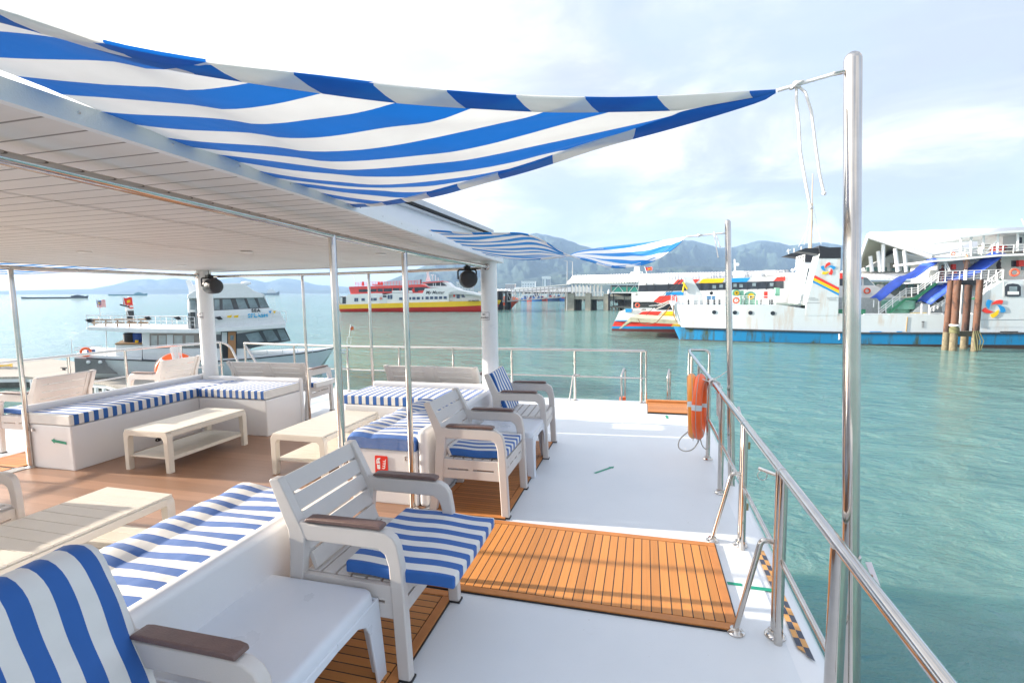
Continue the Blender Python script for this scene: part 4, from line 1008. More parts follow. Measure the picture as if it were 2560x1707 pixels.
# ---- shared paints
SW = mat('ship_white', (.74, .76, .77), .45, var=.05, vscale=.6)
SG = mat('ship_grey_white', (.64, .68, .70), .5, var=.07, vscale=.8)
GLASS = mat('dark_glass', (.035, .045, .06), .12, var=.3, vscale=1.2)
PANE = mat('window_pane', (.20, .27, .30), .08, var=.4, vscale=1.5)
BLUEG = mat('blue_glass', (.07, .10, .17), .2, var=.3, vscale=2)
SRED = mat('ship_red', (.75, .045, .03), .45, var=.06, vscale=.5)
CORAL = mat('ship_coral', (.72, .075, .07), .5, var=.06, vscale=.5)
SYEL = mat('ship_yellow', (.85, .55, .01), .45, var=.05, vscale=.5)
SBLU = mat('ship_blue', (.012, .27, .62), .45, var=.1, vscale=.5)
SBLK = mat('ship_black', (.018, .022, .03), .6)
SGRN = mat('ship_green', (.045, .25, .13), .55, var=.15)
MINT = mat('machinery_mint', (.22, .50, .36), .5, var=.1)
CONC = mat('concrete', (.34, .33, .28), .85, var=.25, vscale=.7, bump=.5, bscale=8)
CONCD = mat('dark_concrete', (.08, .085, .08), .8, var=.3)
TRUSS = mat('galvanised_truss', (.36, .38, .40), .5, metal=.3)
WROOF = mat('white_sheet', (.78, .79, .80), .5, var=.03)
def weathered(name, base, rust, amt=.5, sc=.35):
    m, t, p = _new(name); g = nd(t, 'ShaderNodeTexCoord')
    mp = nd(t, 'ShaderNodeMapping'); mp.inputs['Scale'].default_value = (1, 1, .16); t.links.new(g.outputs['Object'], mp.inputs[0])
    n1 = nd(t, 'ShaderNodeTexNoise', inp={'Scale': 1.3, 'Detail': 8, 'Roughness': .7}); t.links.new(mp.outputs[0], n1.inputs[0])
    n2 = nd(t, 'ShaderNodeTexNoise', inp={'Scale': sc, 'Detail': 5}); t.links.new(g.outputs['Object'], n2.inputs[0])
    f = M('MULTIPLY', ramp(t, n1.outputs[0], [(.48, (0,)*3), (.62, (1,)*3)]), ramp(t, n2.outputs[0], [(.42, (0,)*3), (.54, (1,)*3)]), None, t)
    f = M('MULTIPLY', f, amt, None, t)
    c = mix(t, n2.outputs[0], tuple(x*.9 for x in base), tuple(min(1, x*1.08) for x in base)); c = mix(t, f, c, rust); t.links.new(c, p.inputs['Base Color']); p.inputs['Roughness'].default_value = .5
    MATS[name] = m; return m
LCW = weathered('weathered_white', (.60, .66, .69), (.45, .26, .10), .35)
LCB = weathered('weathered_blue', (.006, .20, .43), (.05, .07, .035), 1., .45)
def rusty(name, cols):
    m, t, p = _new(name); g = nd(t, 'ShaderNodeTexCoord')
    mp = nd(t, 'ShaderNodeMapping'); mp.inputs['Scale'].default_value = (1, 1, .45); t.links.new(g.outputs['Object'], mp.inputs[0])
    n = nd(t, 'ShaderNodeTexNoise', inp={'Scale': 1.6, 'Detail': 9, 'Roughness': .72, 'Distortion': .4}); t.links.new(mp.outputs[0], n.inputs[0])
    t.links.new(ramp(t, n.outputs[0], list(zip((.32, .44, .52, .60, .70), cols))), p.inputs['Base Color']); p.inputs['Roughness'].default_value = .85
    b_ = nd(t, 'ShaderNodeBump', inp={'Strength': .8, 'Distance': .05}); t.links.new(n.outputs[0], b_.inputs['Height']); t.links.new(b_.outputs[0], p.inputs['Normal'])
    return m
RUSTP = rusty('rusty_steel', [(.022, .017, .015), (.07, .036, .027), (.15, .068, .04), (.12, .075, .06), (.26, .14, .08)])
BARN = mat('barnacled', (.17, .145, .095), .95, var=.4, vscale=6, bump=1., bscale=18)
def corrugated(name, per=.35):
    m, t, p = _new(name); g = nd(t, 'ShaderNodeTexCoord'); s = nd(t, 'ShaderNodeSeparateXYZ'); t.links.new(g.outputs['Object'], s.inputs[0])
    x = M('SINE', M('MULTIPLY', s.outputs[0], 2*math.pi/per, None, t), None, None, t)
    b = nd(t, 'ShaderNodeBump', inp={'Strength': 1, 'Distance': .09}); t.links.new(x, b.inputs['Height']); t.links.new(b.outputs[0], p.inputs['Normal'])
    t.links.new(ramp(t, M('MULTIPLY_ADD', x, .5, .5, t), [(0, (.60, .60, .61)), (.6, (.80, .80, .80))]), p.inputs['Base Color']); p.inputs['Roughness'].default_value = .5; return m
CORR = corrugated('corrugated_roof', .7)
def flag(B, p, w, h, kind, name='flag', d=0.):
    """small waving flag; p = picture position of the hoist top, sizes in picture units"""
    A = B.P(p, d); C = B.P((p[0]+w, p[1]), d); E = B.P((p[0], p[1]+h), d); W_ = C[0]-A[0]; H_ = A[1]-E[1]; b = MB()
    mats = [SRED, SWHITE, mat('flag_blue', (.02, .05, .3), .7), SYEL]; n, k = 12, 14
    pt = lambda i, j: (A[0]+W_*i/n, d+.06*W_*math.sin(i*.9), A[1]-H_*j/k-.10*H_*math.sin(i*.5)-.12*H_*i/n)
    b.v = [pt(i, j) for j in range(k+1) for i in range(n+1)]
    for j in range(k):
        for i in range(n):
            if kind == 'stripes': c = (j % 2) if not (i < 6 and j < 8) else (3 if (2 < j < 6 and 1 < i < 5) else 2)
            else: c = 0 if not (4 < i < 9 and 4 < j < 10) else 3
            b.f.append((j*(n+1)+i, j*(n+1)+i+1, (j+1)*(n+1)+i+1, (j+1)*(n+1)+i)); b.mi.append(c)
    return b.build(name, mats, B.root)
def ring_buoy(B, c, r, d, name='lifebuoy'):
    A = B.P(c, d); rr = abs(B.P((c[0]+r, c[1]), d)[0]-A[0]); b = MB()
    b.tube([(A[0]+rr*.8*math.cos(a), d, A[1]+rr*.8*math.sin(a)) for a in [math.pi*2*k/20 for k in range(20)]], rr*.24, 8, closed=True)
    return b.build(name, mat('far_orange', (.75, .12, .06), .5), B.root)
def petals(B, c, r, d, parent=None, rot=0., cols=None):
    """five swept petals of the funnel emblem"""
    A = B.P(c, d); rr = abs(B.P((c[0]+r, c[1]), d)[0]-A[0]); cols = cols or [SRED, SBLU, SRED, SYEL, SBLU]
    for k in range(5):
        a = R_(90-72*k+rot); e1 = Vector((math.cos(a), math.sin(a))); e2 = Vector((math.sin(a), -math.cos(a)))
        sh = [(.14, -.38), (.42, -.44), (.735, -.36), (.95, -.18), (1.08, .05), (.92, .20), (.71, .275), (.62, .08), (.45, -.12), (.30, -.26)]
        o = [tuple(Vector((A[0], A[1]))+e1*x*rr+e2*y*rr) for x, y in sh]
        MB().prism(o, d-.03, d, 'y').build('emblem_petal', cols[k], parent or B.root)
# ================================================================ red, yellow and white passenger ferry
def ferry():
    pl = Plane((-76.9, 114.1), (-37.0, 122.0)); t = thing('passenger_ferry', tuple(pl.o), 'long passenger ferry with yellow and red hull and coral upper deck', 'ferry', rz=pl.rz, deck=False)
    B = Build(pl, t, zoomer(5.2267, 850, 680)); dz = 9.
    B.hull('red_hull', SRED, [(-12, 482), (900, 463), (1500, 452), (1845, 438), (2060, 425)], [(-12, 524), (900, 522), (1500, 521), (1845, 520), (2010, 505)], dz, [.97, 1, 1, .9, .1])
    B.hull('yellow_band', SYEL, [(-14, 428), (850, 402), (1400, 387), (1845, 378), (2085, 372)], [(-14, 482), (900, 463), (1500, 452), (1845, 438), (2060, 425)], dz+.3, [.97, 1, 1, .9, .1], draft=0, flare=.99, d=-.15)
    B.poly('main_deckhouse', SW, [(-10, 428), (-6, 318), (80, 320), (112, 292), (480, 276), (545, 278), (560, 300), (690, 276), (1080, 276), (1110, 215), (1480, 198), (1560, 240), (1720, 285), (1420, 285), (1420, 388), (850, 404)], .2, dz-.3)
    B.poly('fore_deck_roof', SW, [(1420, 270), (1560, 238), (1700, 262), (1860, 300), (1960, 345), (1960, 358), (1840, 318), (1700, 290), (1420, 290)], .2, dz-.6)
    B.poly('fore_deck_wall', SG, [(1420, 290), (1850, 300), (1850, 385), (1420, 390)], 1.2, dz-1.6)
    B.poly('upper_deckhouse', CORAL, [(140, 290), (118, 212), (118, 192), (850, 170), (1060, 160), (1180, 206), (1110, 215), (1080, 276), (690, 272), (440, 280)], .5, dz-.8)
    B.poly('upper_window', GLASS, [(245, 228), (1080, 197), (1150, 198), (1110, 236), (1010, 246), (245, 262)], .42, .5)
    for x in (380, 480, 560, 680, 780, 960): B.rect('window_post', CORAL, x, 195, x+9, 262, .38, .5)
    B.poly('bridge', SW, [(1090, 150), (1340, 126), (1390, 130), (1480, 205), (1170, 205)], 1.2, dz-2)
    B.poly('bridge_window', GLASS, [(1118, 152), (1330, 134), (1400, 180), (1160, 183)], 1.12, 1.2)
    for x in (1215, 1245, 1310): B.rect('window_post', SW, x, 136, x+7, 183, 1.08, 1.2)
    B.poly('bridge_roof', CORAL, [(1068, 134), (1340, 117), (1365, 126), (1080, 150)], .8, dz-1.6)
    B.rail('top_rail', CORAL, [(200, 188), (850, 170), (1050, 160)], 50, 22, d=1.2, r=.05)
    B.rect('stern_recess', GLASS, -4, 322, 76, 415, .12, .2); B.rect('stern_opening', SG, 2, 330, 30, 410, .06, .12)
    B.rect('side_gate', SG, 512, 300, 612, 408, .1, .2); B.rect('gate_opening', GLASS, 560, 304, 606, 330, .04, .1)
    ring_buoy(B, (535, 345), 16, .0)
    for x0, x1, y0, y1 in ((187, 209, 340, 385), (213, 235, 340, 385), (280, 322, 343, 378), (388, 425, 340, 376), (435, 478, 338, 374), (622, 648, 300, 352), (656, 682, 298, 352), (772, 814, 332, 366), (905, 928, 328, 362), (945, 985, 326, 361), (1001, 1042, 325, 360), (1070, 1088, 324, 358), (1117, 1158, 321, 356), (1176, 1216, 320, 355), (1234, 1275, 319, 354), (1293, 1334, 318, 353), (1353, 1394, 317, 352)):
        B.rect('window', BLUEG, x0, y0, x1, y1, .1, .2)
    B.rect('window', BLUEG, 1523, 296, 1564, 345, 1.1, 1.2); B.poly('window', BLUEG, [(1585, 297), (1612, 297), (1640, 332), (1590, 332)], 1.1, 1.2); B.rect('red_locker', SRED, 1480, 296, 1503, 326, 1.1, 1.2)
    B.rail('fore_rail', SW, [(1422, 385), (1845, 375)], 32, 14, d=.3, r=.03)
    for x0, x1 in ((685, 825), (905, 950)):
        a = B.P((x0, 258), .6); c = B.P((x1, 256), .6); MB().tube([(a[0], .6, a[1]), (c[0], .6, c[1])], .33, 12).build('liferaft', SW, t)
    for x in (505, 541):
        B.rect('deck_seat', SRED, x-14, 126, x+13, 158, 2, 2.3); B.rect('deck_seat', SRED, x-14, 150, x+13, 170, 1.6, 2.2)
    B.rect('deck_bench', CORAL, 418, 158, 552, 172, 1.4, 2)
    B.poly('exhaust', SBLK, [(1050, 95), (1062, 95), (1062, 155), (1050, 155)], 3, 3.4); B.poly('exhaust', CORAL, [(286, 125), (303, 125), (303, 182), (286, 182)], 2, 2.6)
    B.poly('mast', SW, [(1128, -5), (1156, -5), (1160, 40), (1182, 118), (1118, 122), (1136, 60)], 4, 4.4)
    B.line('mast_gear', SW, [[(1130, 10), (1165, 8)], [(1190, 40), (1230, 42)], [(1208, 45), (1212, 108)], [(1250, 40), (1248, 112)], [(1282, 70), (1284, 115)], [(165, 38), (215, 155)]], .07, d=4)
    inv = Matrix.Identity(4)
    a = B.P((1236, 268), 0); text('My Master', 1.12, INK, t, face_mat((a[0], .17, a[1]), (1, 0, .0), (0, 0, 1)), .01, shear=.35, bold=.012, spacing=1.0)
    a = B.P((1747, 374), 0); text('MY MASTER', .42, INK, t, face_mat((a[0], -.1, a[1]), (1, 0, .03), (0, 0, 1)), .25, spacing=1.25)
    B.rect('red_panel', SRED, 940, 222, 972, 262, .3, .42); B.rect('dark_panel', GLASS, 980, 212, 1020, 258, .3, .42)
ferry()
def orange_boat():
    pl = Plane(tuple(ground(1215, 771))[:2], tuple(ground(1277, 771.0))[:2]); t = thing('orange_boat', tuple(pl.o), 'bow of an orange red boat behind the dark fender piles', 'boat', rz=pl.rz, deck=False)
    B = Build(pl, t, zoomer(6.3568, 1230, 640))
    B.hull('hull', mat('boat_orange', (.80, .10, .03), .5), [(-260, 690), (160, 690), (320, 698), (425, 708)], [(-260, 835), (160, 835), (230, 830), (285, 825)], 5, [1, 1, .7, .05])
    B.poly('foredeck', mat('boat_pale_orange', (.85, .22, .12), .5), [(-200, 700), (-180, 640), (260, 640), (350, 655), (400, 680), (410, 712)], .2, 4.2)
    B.rect('cabin', SW, -220, 560, 60, 645, 1, 4); B.rect('window', GLASS, -150, 580, 30, 615, .9, 1)
orange_boat()
# ================================================================ pier pavilion and gangway
def pier():
    Z5 = zoomer(6.3568, 1230, 640); pl = Plane((-20.8, 134.2), (-10.2, 133.6))
    t = thing('pier', tuple(pl.o), 'concrete pier with a long ribbed white roof on posts', 'pier', rz=pl.rz, deck=False); B = Build(pl, t, Z5)
    for x0, y0, x1, y1, m, d0, d1 in ((1155, 590, 1300, 885, CONC, 0, 3), (1310, 690, 1395, 880, CONCD, 3, 6), (1480, 590, 1565, 885, CONC, 0, 3), (1567, 690, 1640, 880, CONCD, 3, 6), (1770, 600, 1845, 890, CONC, 0, 3), (2000, 690, 2080, 890, CONCD, 2, 5)):
        B.rect('pier_leg', m, x0, y0, x1, y1, d0, d1)
    B.rect('deck_beam', CONC, 1160, 640, 4300, 690, .6, 7); B.rect('fender', SBLK, 1847, 595, 1875, 888, -.3, .3); a = B.P((1857, 560), 0)
    MB().lathe([(.30, 0), (.30, .6), (.1, 1.2), (0, 1.25)], (a[0], 0, a[1]-.7), 12).build('fender_cap', SW, t)
    a = B.P((1190, 435), 0); c = B.P((4400, 420), 0); q = B.P((1215, 322), 0); W_ = 8.
    x0, x1, ze, zr_ = a[0], B.P((4750, 430))[0], a[1], q[1]
    MB().add([(x0, -.5, ze), (x1, -.5, ze+.4), (x1, 3.5, zr_+.9), (x0+1.0, 3.5, zr_+.25), (x1, 7.5, ze+.4), (x0, 7.5, ze)], [(0, 1, 2, 3), (3, 2, 4, 5)]).build('roof', CORR, t, solid=.12)
    B.poly('eave_beam', SG, [(1190, 436), (2352, 430), (4300, 400), (4300, 440), (2352, 462), (1200, 452)], 0, .4)
    b = MB()
    for k in range(9):
        x = 1255+k*58; a = B.P((x, 462)); c = B.P((x, 640)); b.box(a[0]-.12, a[0]+.12, .8, 1.05, c[1], a[1])
        a = B.P((x+25, 465), 6.2); c = B.P((x+25, 640), 6.2); b.box(a[0]-.12, a[0]+.12, 6, 6.3, c[1], a[1])
    b.build('roof_posts', SW, t)
    B.rail('pier_rail', SW, [(1300, 640), (1770, 640)], 68, 16, d=.7, r=.06, mids=2)
    B.rect('red_box', SRED, 1262, 590, 1296, 632, .9, 1.5)
    B.rect('green_glazing', mat('green_glass', (.06, .40, .30), .25, var=.2, vscale=.5), 1910, 495, 3050, 570, 1, 1.2); B.rect('wall_band', SBLK, 1900, 470, 3100, 490, .9, 1.1)
    B.line('truss', SW, [[(1915, 570), (2010, 468), (2085, 570)], [(2180, 570), (2265, 460), (2330, 565)], [(2430, 570), (2520, 460), (2600, 565)]], .10, d=.8)
    for x in (1885, 2135, 2350): B.rect('glazing_post', CONC, x, 465, x+18, 580, .7, 1.3)
    B.rect('upper_slab', SW, 1890, 575, 2900, 590, -.2, 7); B.rect('under_beam', SBLK, 1900, 590, 2900, 606, 0, 7)
    B.rect('back_wall', mat('grey_cladding', (.34, .35, .34), .7), 1880, 606, 2900, 680, 6, 7); B.rect('landing', CONCD, 1880, 798, 2900, 825, -1, 7); B.rect('landing_wall', mat('pale_grey_wall', (.42, .42, .40), .7), 2000, 700, 2900, 798, 5, 6)
    for x in (1925, 2095, 2250): B.rect('landing_post', SBLK, x, 606, x+12, 800, 0, .3)
    for x in (1890, 1950, 2010, 2070): B.rect('landing_pile', CONC, x, 825, x+24, 890, 0, .8)
    B.rect('dark_opening', GLASS, 1952, 692, 1996, 745, 3, 3.1)
    for (x, y0, y1, nm) in ((1196, 78, 880, 'taller'), (1281, 88, 318, 'shorter')):
        a = B.P((x, y0), -1.2 if x < 1200 else 4); c = B.P((x, y1), -1.2 if x < 1200 else 4); w = pl.o+pl.x*a[0]+pl.y*(-1.2 if x < 1200 else 4)
        s = thing('pier_mast', (w.x, w.y, SEA+c[1]), '%s thin grey mast rising from the pier roof end' % nm, 'mast', 'thin masts on the pier', deck=False)
        MB().tube([(0, 0, 0), (0, 0, a[1]-c[1])], [.13, .09], 8).build('pole', TRUSS, s); MB().tube([(0, 0, a[1]-c[1]-.1), (-.9, 0, a[1]-c[1]+.1)], .07, 6).build('arm', TRUSS, s)
    g = thing('gangway', tuple(pl.o), 'sloping steel truss gangway leading to the pier', 'gangway', rz=pl.rz, deck=False); G_ = Build(pl, g, Z5)
    n = 16; segs = []; b = MB()
    T = lambda x: 600-(x-110)*(600-500)/1090; Bt = lambda x: 735-(x-110)*(735-652)/1040; R2 = lambda x: 553-(x-100)*(553-458)/1090
    for d in (-1.2, 1.2):
        segs += [[(100, T(100), d), (1190, T(1190), d)], [(105, Bt(105), d), (1160, Bt(1160), d)], [(85, R2(85), d), (1190, R2(1190), d)]]
        for k in range(n+1): x = 110+k*66; segs.append([(x, R2(x), d), (x, Bt(x), d)]); 
        for k in range(n): x = 110+k*66; y = x+66; segs.append([(x, Bt(x), d), (y, T(y), d)] if k % 2 else [(x, T(x), d), (y, Bt(y), d)])
    G_.line('truss', TRUSS, segs, .11)
    G_.poly('walkway', TRUSS, [(105, Bt(105)-16), (1160, Bt(1160)-16), (1160, Bt(1160)), (105, Bt(105))], -1.1, 1.1)
    G_.poly('cover', SW, [(85, R2(85)-4), (1195, R2(1195)-10), (1195, R2(1195)), (85, R2(85)+3)], -1.6, 1.6)
    f = thing('fender_piles', tuple(pl.o), 'dark fender piles carrying the lower end of the gangway', 'piles', rz=pl.rz, deck=False); F_ = Build(pl, f, Z5)
    for x0, x1, y0, d in ((60, 84, 565, 0), (86, 108, 560, -2), (112, 160, 560, -1.4), (205, 232, 555, -1.4), (248, 290, 560, .8)):
        F_.rect('pile', SBLK, x0, y0, x1, 870, d, d+.9)
    F_.rect('cross_beam', SBLK, 60, 565, 290, 600, -.3, .2); F_.rect('float', CONCD, 40, 790, 235, 880, 2, 5)
pier()
def quay():
    Z5 = zoomer(6.3568, 1230, 640); p1 = ground(1290, 752.5); p2 = ground(1412, 752.5); pl = Plane(tuple(p1)[:2], tuple(p2)[:2])
    t = thing('quay', tuple(pl.o), 'distant low quay wall with a long white shelter', 'quay', rz=pl.rz, deck=False); B = Build(pl, t, Z5)
    B.rect('quay_wall', CONCD, 380, 668, 4200, 716, 0, 30)
    for k in range(24): x = 420+k*44; B.rect('quay_pile', CONC, x, 690, x+20, 720, -.6, 0)
    B.poly('shelter_roof', WROOF, [(330, 545), (365, 495), (1500, 490), (1540, 520), (1540, 570), (440, 575)], 6, 20)
    B.rect('shelter_shade', CONCD, 470, 572, 1540, 600, 8, 18)  # dark box standing in for the shade beneath the shelter roof
    B.rect('low_wall', SG, 380, 655, 1200, 668, 1, 2)
    rnd = random.Random(3)
    cols = [mat('boat_blue', (.02, .13, .42), .5), mat('boat_red', (.55, .07, .06), .5), mat('boat_navy', (.03, .07, .18), .5)]
    names = ('blue', 'red', 'navy')
    for k, (x0, x1, y, ci) in enumerate(((470, 620, 625, 0), (560, 730, 618, 1), (640, 790, 598, 0), (740, 880, 630, 1), (860, 1010, 600, 1), (890, 1060, 628, 2), (1000, 1150, 612, 0), (1080, 1240, 632, 0))):
        d = -3.5-1.2*(k % 3); a = pl.o+pl.x*B.P(((x0+x1)/2, y), d)[0]+pl.y*d
        s = thing('moored_boat', tuple(a), '%s workboat, number %s from the left in the row behind the gangway' % (names[ci], ('one', 'two', 'three', 'four', 'five', 'six', 'seven', 'eight')[k]), 'boat', 'boats moored behind the gangway', rz=pl.rz, deck=False); s['label'] = '%s hulled workboat, %s from the left in the row behind the gangway' % (names[ci], ('first', 'second', 'third', 'fourth', 'fifth', 'sixth', 'seventh', 'eighth')[k])
        L2 = (x1-x0)/6.3568/F_PX*282/2; h = (708-y)/6.3568/F_PX*282
        b = MB(); st = []
        for q, f, up in ((-1, .75, 0), (-.5, 1, 0), (.3, 1, .0), (.75, .7, .25), (1.05, .05, .5)):
            st += [(q*L2, -2*f, h*.55+up), (q*L2*.95, -1.6*f, -.4), (q*L2*.95, 1.6*f, -.4), (q*L2, 2*f, h*.55+up)]
        b.add(st, [(0, 1, 2, 3), (19, 18, 17, 16)]+[(i*4+j, (i+1)*4+j, (i+1)*4+(j+1) % 4, i*4+(j+1) % 4) for i in range(4) for j in range(4)]); b.build('hull', cols[ci], s)
        MB().box(-L2*.6, L2*.35, -1.3, 1.3, h*.5, h*1.0).build('cabin', cols[(ci+k) % 3], s, bev=.15); MB().box(-L2*.5, L2*.25, -1.33, 1.33, h*.72, h*.88).build('window', GLASS, s)
quay()
def far_buildings():
    Z5 = zoomer(6.3568, 1230, 640)
    D = 1150; pl = Plane((-500, D), (500, D+180))
    def bd(x0, y0, x1, y1, label, m, style, d=0., dep=40):
        B0 = Build(pl, None, Z5); a = B0.P((x0, y1), d); w = pl.o+pl.x*a[0]+pl.y*d
        t = thing('building', (w.x, w.y, SEA), label, 'building', 'distant waterfront buildings', rz=pl.rz, deck=False)
        c = B0.P((x1, y0), d); W_ = c[0]-a[0]; H = c[1]
        MB().box(0, W_, 0, dep, 0, H).build('wall', m, t)
        if style == 'tower':
            MB().box(-W_*.06, W_*1.06, -2, dep+2, H, H+3.5).build('roof', WROOF, t)
            for k in range(3): MB().box(W_*(.06+.2*k), W_*(.17+.2*k), -.6, 0, H*.25, H*.93).build('window', SG if k == 1 else PANE, t)
            for k in range(9): MB().box(W_*.55, W_*.96, -.6, 0, H*(.30+.07*k), H*(.335+.07*k)).build('window', BLUEG, t)
        else:
            n = 5
            for j in range(3):
                for k in range(n): MB().box(W_*(.05+k/n*.95), W_*(.05+k/n*.95+.11), -.5, 0, H*(.35+.2*j), H*(.44+.2*j)).build('window', PANE, t)
            MB().box(-1, W_+1, -1, dep+1, H, H+1.5).build('roof', WROOF, t)
    bd(470, 410, 690, 540, 'low wide white building left of the tower at the foot of the hill', WROOF, 'low')
    bd(800, 350, 930, 540, 'tall white tower block above the gangway', WROOF, 'tower')
    bd(215, 450, 360, 540, 'pinkish low building near the white column', mat('pale_pink_wall', (.50, .40, .36), .8), 'low')
    bd(-560, 420, -330, 540, 'pale hotel on the shore between the ferry bridge and the right column', mat('pale_beige_wall', (.55, .52, .48), .8), 'low')
    t = thing('market_tents', tuple(pl.o+pl.x*0), 'row of small peaked white tents at the left end of the gangway', 'tents', deck=False)
    b = MB(); pl2 = Plane((-300, 420), (300, 500)); B0 = Build(pl2, None, Z5)
    for k in range(7):
        x = 92+k*30; a = B0.P((x, 520+6*(k % 2))); h = a[1]; w = pl2.o+pl2.x*a[0]-pl.o; r = 4.5
        b.add([(w.x-r, w.y-r, h*.72), (w.x+r, w.y-r, h*.72), (w.x+r, w.y+r, h*.72), (w.x-r, w.y+r, h*.72), (w.x, w.y, h)], [(0, 1, 4), (1, 2, 4), (2, 3, 4), (3, 0, 4), (3, 2, 1, 0)])
        for sx in (-r, r): b.box(w.x+sx-.3, w.x+sx+.3, w.y-r, w.y-r+.5, .0, h*.72)
    b.build('canopy', WROOF, t)
far_buildings()
# ================================================================ multicoloured catamaran
def catamaran():
    E = zoomer(5.2267, 1500, 650); C = zoomer(5.226, 1900, 600); pl = Plane((-3.9, 64.5), (3.7, 63.95))
    t = thing('catamaran_ferry', tuple(pl.o), 'white catamaran ferry with red, yellow and blue patches and dark window bands', 'ferry', rz=pl.rz, deck=False); B = Build(pl, t, E); K = Build(pl, t, C); dz = 9
    for nm, m, tp, bt in (('lower_hull', mat('antifoul_red', (.12, .03, .03), .6), [(152, 897), (1300, 906), (3300, 912)], [(152, 948), (1300, 942), (3300, 940)]),
                          ('blue_boot', SBLU, [(158, 866), (1300, 868), (3300, 868)], [(152, 897), (1300, 906), (3300, 912)]),
                          ('red_side', SRED, [(190, 800), (1300, 806), (3300, 806)], [(158, 866), (1300, 868), (3300, 868)])):
        B.hull(nm, m, tp, bt, dz, [.95, 1, 1], draft=.3 if nm == 'lower_hull' else 0, flare=1)
    B.poly('white_side', SW, [(190, 800), (250, 674), (420, 660), (3400, 640), (3400, 806), (600, 806)], .02, dz-.02)
    B.poly('blue_pinstripe', SBLU, [(196, 798), (200, 786), (370, 786), (360, 800)], -.03, .02)
    B.poly('red_patch', SRED, [(450, 745), (560, 672), (805, 670), (740, 745)], -.03, .02); B.poly('yellow_patch', SYEL, [(765, 765), (850, 670), (1300, 668), (1300, 770)], -.03, .02)
    B.poly('lower_window', GLASS, [(690, 658), (760, 600), (900, 575), (1300, 575), (1300, 660)], 1.0, 1.2); B.poly('mid_house', SW, [(720, 662), (760, 580), (3400, 560), (3400, 650)], 1.2, dz-1.2)
    B.poly('overhang', SW, [(412, 546), (412, 425), (500, 415), (3500, 372), (3500, 575), (900, 575), (860, 546)], .3, dz-.3)
    B.poly('stern_post', SW, [(412, 546), (430, 546), (430, 665), (412, 665)], .6, .8)
    B.poly('red_patch', SRED, [(700, 540), (780, 470), (1000, 455), (1010, 556), (800, 573)], .25, .3); B.poly('side_window', SBLU, [(850, 466), (870, 418), (1090, 410), (1090, 458)], .25, .3)
    for y in (432, 450): B.rect('vent', SBLK, 462, y, 488, y+7, .25, .3)
    B.poly('upper_house', SW, [(498, 420), (505, 268), (2352, 215), (2900, 205), (2900, 380)], .5, dz-.5)
    B.poly('window_band', GLASS, [(498, 416), (510, 330), (2400, 271), (2400, 371)], .44, .5)
    for x in (600, 700, 890, 1320, 1420, 1530, 1720, 1800, 1920, 2060, 2170, 2270): B.rect('window_post', SBLK, x, 300, x+6, 395, .40, .5)
    for x, y in ((1470, 330), (1560, 320), (1740, 310), (1820, 315), (1990, 300), (2220, 300)): B.rect('window_glint', PANE, x, y, x+46, y+42, .41, .44)
    B.poly('red_patch', SRED, [(958, 317), (1012, 256), (1095, 254), (1060, 313)], .44, .5); B.poly('red_patch', SRED, [(1200, 300), (1215, 253), (1302, 250), (1250, 302)], .44, .5)
    B.poly('yellow_patch', SYEL, [(1293, 303), (1342, 248), (1632, 240), (1598, 298)], .44, .5); B.poly('blue_patch', SBLU, [(1690, 290), (1700, 238), (1968, 231), (1918, 287)], .44, .5)
    B.poly('red_patch', SRED, [(2270, 274), (2315, 222), (2420, 216), (2420, 271)], .44, .5)
    for x0, y0, x1, y1 in ((1325, 180, 1452, 236), (1768, 142, 1890, 236), (2000, 150, 2115, 232), (2160, 132, 2308, 212)):
        B.rect('air_conditioner', SW, x0, y0, x1, y1, 2, 4.5, bev=.1); B.rect('fan_grille', SG, x0+20, y0+14, x1-14, y1-10, 1.93, 2)
    B.rail('roof_rail', SW, [(620, 232), (1400, 222), (2400, 190)], 50, 26, d=6.5, r=.05, mids=1)
    B.rail('roof_rail', SW, [(720, 262), (960, 256)], 44, 8, d=1.2, r=.03, mids=2)
    B.poly('mast', SW, [(1752, -10), (1768, -10), (1775, 120), (1790, 200), (1740, 205), (1756, 120)], 4, 4.3); B.rect('radar', SW, 1770, 40, 1822, 74, 3.6, 4.4, bev=.1)
    B.poly('radar_mast', SW, [(448, 90), (512, 86), (520, 150), (500, 200), (425, 205), (402, 172), (400, 158), (440, 152)], 6, 7); B.rail('mast_rail', SW, [(402, 190), (555, 188)], 32, 4, d=5.8, r=.04, mids=1)
    B.line('flagpole', SW, [[(582, 84), (622, 200)]], .04, d=3); flag(B, (594, 92), 88, 44, 'plain', d=3)
    # forward end beyond the ramp ship's funnel
    K.poly('fore_body', SW, [(1000, 600), (1500, 592), (1620, 645), (1830, 780), (1840, 900), (1780, 985), (1000, 985)], .1, dz-.1)
    K.poly('fore_window', GLASS, [(1030, 786), (1490, 780), (1560, 810), (1600, 870), (1030, 880)], .04, .1)
    K.poly('wheelhouse', SW, [(1000, 600), (1000, 415), (1130, 430), (1400, 488), (1510, 596)], .5, dz-.5); K.rect('side_window', GLASS, 1040, 505, 1330, 602, .42, .5)
    K.poly('red_patch', SRED, [(1045, 432), (1130, 440), (1350, 492), (1350, 505), (1045, 505)], .42, .5); K.poly('windscreen', PANE, [(1355, 492), (1400, 496), (1492, 592), (1360, 594)], .42, .5)
    ring_buoy(K, (1400, 664), 46, .0)
    ring_buoy(B, (490, 590), 32, 1.0); B.rect('blue_crate', SBLU, 330, 640, 412, 682, -.2, .6); B.rect('deck_gear', SBLK, 540, 640, 600, 700, .2, .8)
    B.line('mooring_rope', ROPEG, [[(440, 645), (560, 655), (700, 655), (800, 600), (915, 540)], [(740, 560), (840, 570), (915, 530)]], .04, d=-.4)
catamaran()
